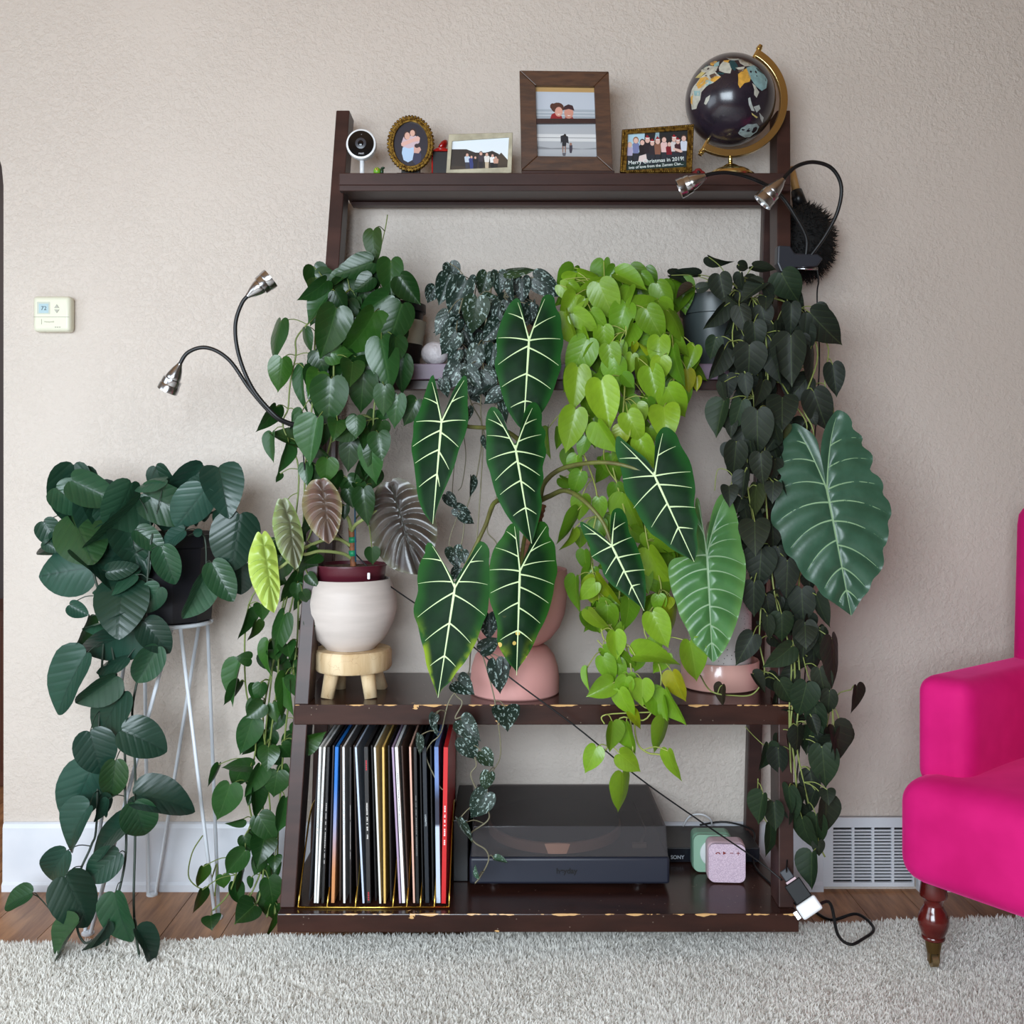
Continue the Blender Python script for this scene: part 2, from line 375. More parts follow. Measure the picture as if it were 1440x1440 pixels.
MB().box((XC(1.6)-HW+.031, 2.37, Z_TOP-.035), (XC(1.6)+HW-.031, 2.395, Z_TOP-.0262)).build('back_rail', M_ESP, SH, bevel=.0015)
board('upper_board', Z_UP, 2.196, 2.40, .034, M_MAUVE, .031)
MB().box((XC(1.2)-HW+.031, 2.21, Z_UP-.055), (XC(1.2)+HW-.031, 2.235, Z_UP-.0342)).build('apron', M_ESP, SH, bevel=.0015)
board('middle_board', Z_MID, 2.083, 2.41, .041, M_ESPW, lx=-.4435, rx=.5785)
board('bottom_board', Z_BOT, 2.003, 2.41, .036, M_ESPW, lx=-.4595, rx=.5615)

# ---------------------------------------------------------------- wall vent and thermostat
DV = WALL-.012
va = P(1157, 1150, DV); vb = P(1286, 1247, DV)
vt = thing('wall_vent', ((va.x+vb.x)/2, WALL, vb.z), 'white metal floor-level air vent with rows of slots beside the pink armchair', 'vent')
M_VENT = mat('white_enamel', (222, 226, 232), .35)
MB().box((va.x, WALL-.0045, vb.z), (vb.x, WALL-.0005, va.z)).build('slot_shade_plate', mat('vent_slot_shade', (14, 13, 13), .9), vt)  # black plate paints the shade of the recess behind the slats
s0 = P(1172, 1164, DV); s1 = P(1284, 1241, DV)
b = MB(); A = [(va.x, DV, vb.z), (vb.x, DV, vb.z), (vb.x, DV, va.z), (va.x, DV, va.z)]; B = [(s0.x, DV, s1.z), (s1.x, DV, s1.z), (s1.x, DV, s0.z), (s0.x, DV, s0.z)]
b.ring(A, B, (0, .0105, 0)).build('vent_frame', M_VENT, vt, bevel=.001)
for k in range(1, 4):
    x = s0.x+(s1.x-s0.x)*k/4
    MB().box((x-.0028, DV+.0008, s1.z), (x+.0028, WALL-.004, s0.z)).build('divider', M_VENT, vt)
sl = MB().box((0, 0, -.0017), (s1.x-s0.x, .006, .0017)); sme = sl.mesh('slat'); sme.materials.append(M_VENT)
for k in range(1, 17):
    o = bpy.data.objects.new('slat', sme); COL.objects.link(o); o.parent = vt; o.location = Vector((s0.x, DV+.0015, s1.z+(s0.z-s1.z)*k/17))-org(vt)

t0 = P(45.5, 416, WALL-.03); t1 = P(98.5, 466, WALL-.03)
th = thing('thermostat', ((t0.x+t1.x)/2, WALL, t1.z), 'cream plastic wall thermostat with small digital display and arrow buttons', 'thermostat')
M_CREAM = mat('cream_plastic', (226, 224, 202), .42)
MB().box((t0.x, WALL-.03, t1.z), (t1.x, WALL-.0005, t0.z)).build('housing', M_CREAM, th, bevel=.009, seg=4, smooth=False, autos=True)
D_ = WALL-.0305
def slab(pts, d, th_, mi=0, b=None):
    b = b or MB(); b.prism([P(x, y, d) for x, y in pts], (0, th_, 0), mi); return b
def rc(x0, y0, x1, y1): return [(x0, y0), (x1, y0), (x1, y1), (x0, y1)]
slab(rc(52, 424.5, 70, 441.5), D_-.0002, .002).build('display_bezel', mat('bezel_grey', (196, 200, 186), .4), th)
slab(rc(54.5, 427, 68, 440), D_-.0007, .001).build('display', mat('lcd', (176, 200, 206), .2), th)
text('display_digits', '72', .0135, P(61.5, 433.7, D_-.001), flat((58, 74, 84)), th)
slab([(76, 433), (79.5, 428), (83, 433)], D_-.0012, .002).build('button', mat('button_grey', (176, 174, 160), .5), th, bevel=.0003)
slab([(76, 435.2), (83, 435.2), (79.5, 440)], D_-.0012, .002).build('button', MATS['button_grey'], th, bevel=.0003)
slab(rc(47, 445.4, 97, 446), D_-.0002, .001).build('door_seam', flat((168, 164, 144)), th)
slab(rc(58, 448.5, 58.6, 456), D_-.0002, .001).build('door_mark', flat((168, 164, 144)), th)
text('maker_print', 'Honeywell', .0052, P(69, 452.5, D_-.0002), flat((190, 186, 164)), th)
for k in range(3):
    slab(rc(77+k*3, 459.5, 79+k*3, 460.5), D_-.0003, .001).build('vent_slot', flat((150, 146, 126)), th)

# ---------------------------------------------------------------- pink armchair
def chair():
    f = Vector((-.8, -.6, 0)); s = Vector((.6, -.8, 0)); O = P(1254, 0, 2.0); O.z = 0
    C = thing('armchair', O+s*.31-f*.28, 'hot pink velvet armchair on turned mahogany legs with brass casters', 'armchair')
    m, nt, bs = nmat('pink_velvet'); co = objco(nt); n1 = noise(nt, co, 5, 4)
    nt.links.new(mixc(nt, ramp(nt, n1, .35, .65), S(222, 26, 122), S(202, 14, 106)), bs.inputs['Base Color']); bs.inputs['Roughness'].default_value = .75
    bs.inputs['Sheen Weight'].default_value = .55; bs.inputs['Sheen Roughness'].default_value = .4; bs.inputs['Sheen Tint'].default_value = S(255, 90, 170)
    bs.inputs['Specular IOR Level'].default_value = .2
    bump(nt, bs, noise(nt, co, 260, 2), .05, .001)
    def pt(a, b_, z): return O+s*a-f*b_+Vector((0, 0, z))
    def cushion(name, a0, a1, b0, b1, z0, z1, r, crown=0, lean=0):
        b = MB(); n = 10; k = 10
        vs = []; idx = {}
        # rounded box by dense grid: start from a subdivided cube, project corners to radius r
        bm = bmesh.new(); bmesh.ops.create_cube(bm, size=2); bmesh.ops.subdivide_edges(bm, edges=bm.edges[:], cuts=13, use_grid_fill=True)
        hx, hy, hz = (a1-a0)/2, (b1-b0)/2, (z1-z0)/2
        for v in bm.verts:
            def sq(c, h):  # concentrate samples near the ends
                g = math.copysign(abs(c)**.55, c); return g*h
            p = Vector((sq(v.co.x, hx), sq(v.co.y, hy), sq(v.co.z, hz)))
            q = Vector((max(-hx+r, min(hx-r, p.x)), max(-hy+r, min(hy-r, p.y)), max(-hz+r, min(hz-r, p.z))))
            dlt = p-q
            if dlt.length > 1e-9: p = q+dlt.normalized()*r
            u, w_ = p.x/hx, p.y/hy
            zz = p.z+(crown*(1-u*u)*(1-w_*w_) if p.z > 0 else 0)
            zf = (p.z+hz)
            v.co = pt(a0+hx+p.x, b0+hy+p.y+lean*zf, z0+hz+zz)
        me = bpy.data.meshes.new(name); 
        for v in bm.verts: v.co -= org(C)
        bmesh.ops.recalc_face_normals(bm, faces=bm.faces); bm.to_mesh(me); bm.free(); me.polygons.foreach_set('use_smooth', [True]*len(me.polygons))
        me.materials.append(m); o = bpy.data.objects.new(name, me); COL.objects.link(o); o.parent = C
    cushion('seat', 0, .62, 0, .53, .189, .392, .05, .022)
    cushion('arm', -.002, .112, .075, .50, .36, .582, .035, 0)
    cushion('arm', .508, .622, .075, .50, .36, .582, .035, 0)
    cushion('backrest', .015, .605, .40, .525, .35, .918, .04, 0, .05)
    M_MAH = mat('mahogany_varnish', (96, 26, 22), .18, vary=(12, (70, 16, 14)), coat=.5)
    M_BR = mat('aged_brass', (122, 98, 58), .35, .9)
    for a, b_ in ((.055, .055), (.565, .055), (.06, .47), (.56, .47)):
        base = pt(a, b_, 0); M = Matrix.Translation(base)
        zr = .026 if base.y < rug_edge(base.x) else .001
        prof = [(.0225, .195), (.0245, .178), (.026, .168), (.0255, .163), (.020, .158), (.017, .150), (.0175, .145), (.023, .135), (.0285, .122), (.029, .112), (.026, .100), (.0205, .0875), (.022, .085), (.0215, .081), (.019, .079)]
        lg = MB().lathe([(r, z) for r, z in reversed(prof)], M, 28).build('leg', M_MAH, C, autos=True)
        MB().lathe([(.0125, .055), (.0165, .079), (.0185, .0795), (.0185, .082), (.012, .082)], M, 20).build('ferrule', M_BR, lg, autos=True)
        cz = zr+.013; b = MB()
        for sx in (-1, 1): b.box((sx*.0085-.0015, -.006, cz-.004), (sx*.0085+.0015, .006, .056), 0, M)
        b.box((-.01, -.007, .053), (.01, .007, .058), 0, M); b.build('caster_fork', M_BR, lg)
        b = MB(); b.lathe([(.004, -.006), (.013, -.006), (.013, .006), (.004, .006)], M @ Matrix.Translation((0, 0, cz)) @ Matrix.Rotation(math.pi/2, 4, 'Y'), 18)
        b.build('caster_wheel', mat('caster_brass', (150, 128, 92), .4, .8), lg, autos=True)
chair()
# ---------------------------------------------------------------- things on the top board
def zc(ox, oy, s): return lambda pts: [(ox+x/s, oy+y/s) for x, y in pts]
def ell(cx, cy, rx, ry, n=14, rot=0):
    return [(cx+rx*math.cos(2*math.pi*k/n)*math.cos(rot)-ry*math.sin(2*math.pi*k/n)*math.sin(rot), cy+rx*math.cos(2*math.pi*k/n)*math.sin(rot)+ry*math.sin(2*math.pi*k/n)*math.cos(rot)) for k in range(n)]
class Print:
    """flat coloured layers of a printed photograph, thin real sheets on one another"""
    def __init__(s, conv, d): s.b = MB(); s.mats = []; s.c = conv; s.d = d; s.k = 0
    def __call__(s, pts, col):
        m = flat(col, .3)
        if m not in s.mats: s.mats.append(m)
        s.k += 1; dd = s.d-.00003*s.k
        slab(s.c(pts), dd, .00003, s.mats.index(m), s.b); return s
    def build(s, name, parent): return s.b.build(name, s.mats, parent)
def figure(pr, x, y, h, top, skin, hair, legs=None, w=None):
    """small printed figure, standing at (x, y bottom), height h"""
    w = w or h*.3; hd = h*.085*1.35
    pr([(x-w*.32, y), (x-w*.38, y-h*.5), (x+w*.38, y-h*.5), (x+w*.32, y)], legs or top)
    pr([(x-w*.42, y-h*.42), (x-w*.55, y-h*.76), (x-w*.25, y-h*.84), (x+w*.25, y-h*.84), (x+w*.55, y-h*.76), (x+w*.42, y-h*.42)], top)
    pr(ell(x, y-h*.92, hd*.95, hd*1.15), hair); pr(ell(x, y-h*.9, hd*.75, hd*.9), skin)
DT = 2.272
SK = (214, 168, 150); SK2 = (196, 150, 128)
# security camera
c0 = P(508, 203, DT); sc = thing('security_camera', (c0.x, DT+.02, Z_TOP), 'round black and white security camera on a short white stem', 'camera')
M_WP = mat('white_plastic', (232, 233, 235), .3); M_BG = mat('black_gloss', (9, 9, 11), .12)
r = px(21.3, DT); Rx = Matrix.Translation(c0) @ Matrix.Rotation(math.pi/2, 4, 'X')
MB().lathe([(r*.6, -.026), (r*.93, -.02), (r, -.008), (r, 0), (r*.97, .004), (r*.87, .005)], Rx, 40).build('housing', M_WP, sc, autos=True)
MB().lathe([(r*.5, .003), (r*.865, .0035), (r*.85, .0062), (r*.3, .0075)], Rx, 40).build('face', M_BG, sc, autos=True)
MB().lathe([(r*.2, .006), (r*.36, .0076), (r*.36, .0086), (r*.3, .0092)], Rx, 28).build('lens_ring', mat('lens_grey', (58, 58, 64), .3), sc, autos=True)
MB().lathe([(r*.1, .008), (r*.19, .0094), (r*.1, .0105)], Rx, 20).build('lens', mat('lens_glass', (8, 9, 14), .05), sc, autos=True)
text('maker_print', 'nest', .0072, P(508, 215.5, DT-.0079), flat((200, 200, 205)), sc)
MB().ball(P(508.3, 189, DT-.0066), .0007).build('indicator', flat((210, 214, 220)), sc)
b = MB(); b.tube([(c0.x, DT+.014, c0.z-r*.8), (c0.x, DT+.014, Z_TOP+.006)], .0052, 14); b.build('stem', M_WP, sc, smooth=True)
MB().lathe([(.024, 0), (.026, .003), (.024, .006), (.006, .008)], center_at(c0.x, DT+.02, Z_TOP), 28).build('base', M_WP, sc, autos=True)
# little green frog figurine
fg0 = P(531, 243, DT-.02); fg = thing('toy_figurine', (fg0.x, DT-.02, Z_TOP), 'tiny bright green animal figurine with a dark tail beside the security camera', 'figurine')
M_G = mat('toy_green', (110, 165, 40), .35); M_GD = mat('toy_dark_green', (28, 58, 36), .35)
g = lambda x, y, z: (fg0.x+x, DT-.02+y, Z_TOP+z)
MB().ball(g(-.001, 0, .009), (.0085, .008, .009)).build('body', M_G, fg, smooth=True)
MB().ball(g(-.001, -.0075, .0115), (.0032, .002, .0032)).build('eye', mat('toy_yellow', (214, 190, 70), .4), fg, smooth=True)
MB().ball(g(-.001, -.0094, .0115), .0014).build('pupil', flat((30, 26, 22)), fg, smooth=True)
MB().ball(g(.0095, 0, .009), (.004, .006, .0085)).ball(g(.012, 0, .0165), (.0045, .004, .0025)).build('tail', M_GD, fg, smooth=True)
for sx in (-.006, .003): MB().ball(g(sx, -.005, .002), (.0032, .004, .002)).build('foot', M_G, fg, smooth=True)
# oval gold frame
M_GOLD = mat('ornate_gold', (150, 118, 52), .32, .85, vary=(160, (84, 58, 20)))
oc = (577.5, 202); of0 = P(577, 243, DT)
of = thing('oval_photo_frame', (of0.x, DT, Z_TOP), 'oval beaded gold photo frame holding a picture of a couple embracing', 'photo frame')
b = MB(); d = DT-.012
b.ring([P(x, y, d) for x, y in ell(oc[0], oc[1], 31.5, 38, 56)], [P(x, y, d) for x, y in ell(oc[0], oc[1], 24, 31.2, 56)], (0, .012, 0)); b.build('frame_ring', M_GOLD, of, bevel=.0012)
bead = MB()
for k in range(46):
    a = 2*math.pi*k/46; bead.ball(P(oc[0]+31.5*math.cos(a), oc[1]+38.2*math.sin(a), d+.004), .0034, 0, 8, 6)
for k in range(60):
    a = 2*math.pi*(k+.5)/60; bead.ball(P(oc[0]+27.5*math.cos(a), oc[1]+34.4*math.sin(a), d-.0005), .0019, 0, 6, 5)
bead.build('beading', M_GOLD, of, smooth=True)
cv = zc(480, 150, 8); pr = Print(cv, d+.006)
pr(ell(777, 417, 196, 252, 40), (42, 38, 48))
pr([(690, 460), (680, 520), (700, 600), (750, 626), (800, 600), (815, 520), (815, 445), (760, 430)], (176, 200, 228))
pr([(815, 520), (880, 500), (900, 540), (890, 640), (840, 660), (800, 610)], (52, 52, 78))
pr([(700, 340), (680, 400), (690, 450), (760, 470), (830, 450), (880, 400), (875, 350), (820, 320)], (202, 178, 186))
pr(ell(738, 325, 36, 48), (70, 44, 40)); pr(ell(742, 330, 30, 42), SK)
pr(ell(806, 290, 40, 46), (58, 36, 34)); pr(ell(800, 298, 28, 36), SK)
pr([(672, 410), (700, 395), (800, 360), (860, 330), (885, 350), (880, 385), (800, 400), (700, 445), (676, 440)], (218, 172, 160))
pr([(815, 450), (885, 455), (897, 485), (870, 525), (815, 520)], (205, 158, 146)); pr(ell(850, 440, 28, 24), (54, 40, 44))
pr.build('photo_print', of)
slab(ell(oc[0], oc[1], 25, 32, 40), d+.0075, .003).build('backing', flat((40, 34, 30)), of)
b = MB(); b.hexa([(of0.x-.02, DT+.002, Z_TOP+.012), (of0.x+.02, DT+.002, Z_TOP+.012), (of0.x+.02, DT+.003, Z_TOP+.07), (of0.x-.02, DT+.003, Z_TOP+.07)], [(of0.x-.02, DT+.045, Z_TOP), (of0.x+.02, DT+.045, Z_TOP), (of0.x+.02, DT+.006, Z_TOP+.07), (of0.x-.02, DT+.006, Z_TOP+.07)]); b.build('easel_back', flat((34, 28, 26)), of)
for sx in (-9.5, 9.5):
    q = P(577+sx*1.6, 243, d); MB().box((q.x-.006, d-.002, Z_TOP), (q.x+.006, d+.01, Z_TOP+.008)).build('foot', flat((34, 28, 26)), of, bevel=.001)
# red lacquer box with an open heart lid
q = P(621, 243, DT+.03); hb = thing('trinket_box', (q.x, DT+.03, Z_TOP), 'small black and red trinket box topped by a glossy red open lid', 'trinket box')
M_RED = mat('red_gloss', (190, 30, 26), .15, vary=(60, (140, 14, 16)), coat=.4)
zt = HC+(660-215)*(DT+.02)/F
MB().box((q.x-.021, DT+.01, Z_TOP), (q.x+.019, DT+.045, zt)).build('body', mat('black_plastic', (20, 18, 20), .35), hb, bevel=.001)
MB().box((q.x-.024, DT+.006, zt), (q.x+.022, DT+.05, zt+.004)).build('rim', M_RED, hb, bevel=.0012)
for sx in (-.021, .0175): MB().box((q.x+sx, DT+.0085, Z_TOP), (q.x+sx+.003, DT+.0105, zt)).build('corner_strip', M_RED, hb)
MB().ball((q.x+.0, DT+.025, zt+.006), (.019, .018, .006)).build('cushion', M_RED, hb, smooth=True)
lid = MB(); lid.ball((0, 0, 0), (.0085, .016, .017), 0, 16, 12)
Mx = Matrix.Translation((q.x+.002, DT+.03, zt+.018)) @ Matrix.Rotation(math.radians(38), 4, 'Y'); lid.v = [Mx @ v for v in lid.v]; lid.build('lid', M_RED, hb, smooth=True)
# silver frame
M_SIL = mat('champagne_metal', (184, 176, 152), .42, .35, vary=(40, (162, 154, 132)))
q = P(674, 243, DT-.02); sf = thing('silver_photo_frame', (q.x, DT-.02, Z_TOP), 'champagne silver photo frame with a group portrait under a pale sky', 'photo frame')
d = DT-.025; cv = zc(620, 90, 5.538)
O_ = [(40, 848), (62, 545), (560, 532), (550, 848)]; I_ = [(72, 822), (88, 600), (530, 570), (517, 803)]
MB().ring([P(x, y, d) for x, y in cv(O_)], [P(x, y, d) for x, y in cv(I_)], (0, .01, 0)).build('frame_border', M_SIL, sf, bevel=.001)
pr = Print(cv, d+.004)
pr([(70, 826), (86, 598), (532, 568), (520, 806)], (52, 44, 40))
pr([(86, 664), (88, 600), (300, 582), (530, 570), (520, 745), (480, 745), (450, 700), (400, 676), (350, 690), (270, 690), (200, 664)], (226, 234, 240))
pr([(420, 800), (440, 720), (470, 690), (519, 745), (517, 803)], (74, 62, 50))
pr([(70, 826), (72, 790), (300, 806), (520, 780), (518, 806)], (66, 54, 44))
for x, h, c, l in ((205, 118, (196, 208, 222), (60, 60, 76)), (238, 100, (52, 62, 118), None), (268, 95, (34, 30, 36), None), (312, 130, (64, 54, 62), (40, 34, 40)), (358, 122, (228, 222, 216), (196, 176, 150)), (402, 112, (236, 234, 232), (28, 26, 30)), (428, 96, (196, 150, 130), (40, 34, 34))):
    figure(pr, x, 815, h, c, SK, (60, 40, 34), l, 40)
pr.build('photo_print', sf)
slab(cv([(56, 836), (76, 560), (545, 548), (535, 836)]), d+.006, .004).build('backing', flat((60, 54, 46)), sf)
b = MB(); b.hexa([(q.x-.015, d+.011, Z_TOP+.004), (q.x+.015, d+.011, Z_TOP+.004), (q.x+.015, d+.012, Z_TOP+.06), (q.x-.015, d+.012, Z_TOP+.06)], [(q.x-.015, d+.055, Z_TOP), (q.x+.015, d+.055, Z_TOP), (q.x+.015, d+.015, Z_TOP+.06), (q.x-.015, d+.015, Z_TOP+.06)]); b.build('easel_back', flat((60, 54, 46)), sf)
MB().box((q.x-.07, d+.001, Z_TOP), (q.x+.066, d+.009, P(0, 242.9, d).z)).build('foot_rail', M_SIL, sf)
# brown wooden double frame
M_WAL = wood_mat('walnut_frame', (92, 58, 34), (60, 36, 22), .45, (2, 2, 12), 10, .1)
q = P(797, 243, DT); bf = thing('wooden_photo_frame', (q.x, DT, Z_TOP), 'tall brown wooden frame holding two stacked beach photographs', 'photo frame')
d = DT-.005; zb = P(0, 240.5, d).z
O_ = [(612, 50), (1308, 58), (1338, 832), (628, 828)]; I_ = [(735, 165), (1195, 172), (1216, 722), (752, 716)]
oc_ = cv(O_); ic_ = cv(I_); nm = ['top_rail', 'side_rail', 'bottom_rail', 'side_rail']
for k in range(4):
    a, b_ = k, (k+1) % 4
    slab([oc_[a], oc_[b_], ic_[b_], ic_[a]], d, .02).build(nm[k], M_WAL, bf, bevel=.0015)
slab(cv([(742, 425), (1204, 425), (1206, 460), (744, 462)]), d+.004, .012).build('crossbar', M_ESP, bf)
pr = Print(cv, d+.012)
pr([(735, 165), (1195, 172), (1204, 430), (742, 430)], (188, 150, 96))
pr([(738, 215), (1193, 222), (1202, 430), (742, 430)], (190, 196, 206)); pr([(740, 352), (1198, 356), (1202, 430), (742, 430)], (166, 174, 182))
pr([(742, 372), (1198, 378), (1199, 384), (742, 378)], (206, 210, 214)); pr([(742, 396), (1198, 402), (1199, 408), (742, 402)], (204, 208, 212))
pr([(850, 430), (862, 392), (890, 378), (930, 384), (950, 430)], (150, 40, 44)); pr(ell(908, 340, 50, 40), (84, 52, 42)); pr(ell(870, 330, 20, 24), (84, 52, 42))
pr(ell(918, 372, 30, 38), (216, 158, 140)); pr([(905, 388), (918, 396), (934, 386), (920, 390)], (240, 228, 224)); pr([(960, 430), (975, 404), (1020, 404), (1036, 430)], (150, 60, 60))
pr(ell(996, 380, 36, 46), (204, 144, 126)); pr([(952, 360), (960, 330), (992, 314), (1026, 324), (1040, 364), (996, 350)], (62, 40, 44)); pr([(980, 398), (996, 406), (1014, 398), (996, 400)], (238, 226, 222))
pr([(744, 462), (1206, 460), (1216, 722), (752, 718)], (176, 178, 182)); pr([(746, 545), (1208, 548), (1211, 605), (748, 600)], (214, 214, 214))
pr([(746, 570), (1209, 574), (1210, 580), (747, 576)], (150, 150, 152)); pr([(748, 640), (860, 655), (980, 650), (1100, 662), (1213, 652), (1213, 664), (748, 664)], (136, 138, 142))
pr([(932, 560), (960, 552), (990, 565), (996, 620), (978, 612), (974, 642), (944, 640), (944, 605), (934, 622)], (42, 42, 48)); pr(ell(966, 556, 10, 12), (44, 36, 34))
pr([(944, 640), (956, 640), (954, 690), (946, 690)], (140, 110, 98)); pr([(964, 640), (975, 640), (973, 690), (965, 690)], (140, 110, 98)); pr([(945, 692), (975, 692), (970, 716), (950, 716)], (98, 98, 104))
pr([(1000, 632), (1024, 632), (1024, 668), (1018, 694), (1004, 694), (1000, 668)], (66, 60, 72)); pr(ell(1011, 624, 10, 11), (150, 112, 96))
pr.build('photo_print', bf)
slab(cv([(650, 90), (1270, 96), (1296, 800), (664, 796)]), d+.0142, .005).build('backing', flat((40, 28, 22)), bf)
MB().box((q.x-.1, d-.004, Z_TOP), (q.x+.105, d+.024, zb)).build('plinth', M_ESP, bf, bevel=.001)
b = MB(); b.hexa([(q.x-.03, d+.021, Z_TOP+.006), (q.x+.03, d+.021, Z_TOP+.006), (q.x+.03, d+.021, Z_TOP+.12), (q.x-.03, d+.021, Z_TOP+.12)], [(q.x-.03, d+.08, Z_TOP), (q.x+.03, d+.08, Z_TOP), (q.x+.03, d+.025, Z_TOP+.12), (q.x-.03, d+.025, Z_TOP+.12)]); b.build('easel_back', flat((40, 28, 22)), bf)
# gold rectangular frame with the Christmas card
q = P(925, 243, DT-.02); gf = thing('gold_photo_frame', (q.x, DT-.02, Z_TOP), 'ornate gold rectangular frame with a printed family Christmas greeting photo', 'photo frame')
d = DT-.03; cv = zc(860, 165, 10.286)
O_ = [(125, 790), (155, 175), (1195, 95), (1165, 790)]; I_ = [(215, 765), (238, 240), (1105, 180), (1082, 715)]
b = MB(); b.ring([P(x, y, d) for x, y in cv(O_)], [P(x, y, d) for x, y in cv(I_)], (0, .01, 0)); b.build('frame_border', M_GOLD, gf, bevel=.001)
b = MB(); cc = [Vector(p) for p in cv([(145, 780), (175, 195), (1180, 115), (1150, 780)])]
for k in range(4):
    p, p2 = cc[k], cc[(k+1) % 4]; n = int((p2-p).length/2.6)
    for j in range(n):
        t = p.lerp(p2, j/n); b.ball(P(t.x, t.y, d-.001), (.0026, .0022, .0026), 0, 7, 5)
b.build('beading', M_GOLD, gf, smooth=True)
pr = Print(cv, d+.006)
pr([(210, 770), (236, 236), (1108, 178), (1086, 720)], (38, 40, 42)); pr([(222, 520), (236, 236), (480, 222), (470, 500)], (176, 206, 220))
pr([(620, 330), (640, 212), (690, 208), (690, 330)], (150, 176, 184)); pr([(208, 770), (214, 640), (1088, 580), (1086, 720)], (30, 50, 46))
for x, yb, h, c, hr, hat in ((262, 690, 320, (176, 168, 196), (206, 176, 140), 0), (352, 680, 380, (120, 126, 168), (140, 96, 62), 0), (445, 690, 360, (38, 32, 36), (60, 40, 36), 0), (520, 690, 400, (44, 36, 42), (60, 40, 36), 1), (590, 690, 350, (50, 44, 50), (50, 36, 34), 1), (668, 700, 390, (136, 92, 74), (110, 74, 56), 1), (760, 660, 370, (226, 190, 186), (66, 46, 40), 0), (835, 670, 310, (122, 28, 40), (60, 42, 38), 0), (905, 650, 370, (212, 204, 204), (60, 44, 42), 1), (960, 650, 330, (70, 40, 48), (56, 40, 38), 1), (1045, 640, 370, (206, 212, 226), (84, 60, 50), 0)):
    figure(pr, x, yb, h, c, (222, 182, 168), hr, (44, 48, 56), 92)
    if hat: pr(ell(x, yb-h*.985, 34, 12), (236, 226, 224)); pr([(x-30, yb-h*.99), (x-4, yb-h*1.1), (x+30, yb-h*.99)], (150, 30, 40))
pr([(385, 640), (400, 560), (500, 530), (515, 650)], (222, 204, 200)); pr([(900, 440), (1010, 470), (1030, 500), (1000, 510), (890, 470)], (224, 186, 172))
pr.build('photo_print', gf)
slab(cv([(180, 780), (210, 205), (1150, 135), (1120, 775)]), d+.0065, .004).build('backing', flat((60, 46, 26)), gf)
tw = flat((222, 230, 226)); sp_ = math.radians(4.5)
p_ = P(860+645/10.286, 165+628/10.286, d+.0022); text('greeting_print', 'Merry Christmas in 2019!', .0118, p_, tw, gf, spin=sp_, bold=.0001)
p_ = P(860+645/10.286, 165+700/10.286, d+.0022); text('greeting_print', 'lots of love from the Zemen Clan...', .0084, p_, tw, gf, spin=sp_, bold=.00008)
b = MB(); b.hexa([(q.x-.015, d+.011, Z_TOP+.004), (q.x+.015, d+.011, Z_TOP+.004), (q.x+.015, d+.012, Z_TOP+.06), (q.x-.015, d+.012, Z_TOP+.06)], [(q.x-.015, d+.055, Z_TOP), (q.x+.015, d+.055, Z_TOP), (q.x+.015, d+.015, Z_TOP+.06), (q.x-.015, d+.015, Z_TOP+.06)]); b.build('easel_back', flat((60, 46, 26)), gf)
MB().box((q.x-.07, d+.001, Z_TOP), (q.x+.07, d+.009, P(0, 242.5, d).z)).build('foot_rail', M_GOLD, gf)
# red paper poppy
q = P(982, 243, DT-.015); pp = thing('felt_poppy', (q.x, DT-.015, Z_TOP), 'small red poppy pin with black centre lying before the globe', 'pin')
b = MB()
for k, (ox, oz) in enumerate(((-.007, .007), (.007, .008), (0, .0125), (0, .005))): b.ball((q.x+ox, DT-.015+.002*(k % 2), Z_TOP+oz-.001), (.0085, .003, .006), 0, 12, 8)
b.build('petals', mat('poppy_red', (128, 22, 20), .7), pp, smooth=True)
MB().ball((q.x, DT-.019, Z_TOP+.008), (.004, .002, .0035)).build('centre', flat((22, 18, 18)), pp, smooth=True)

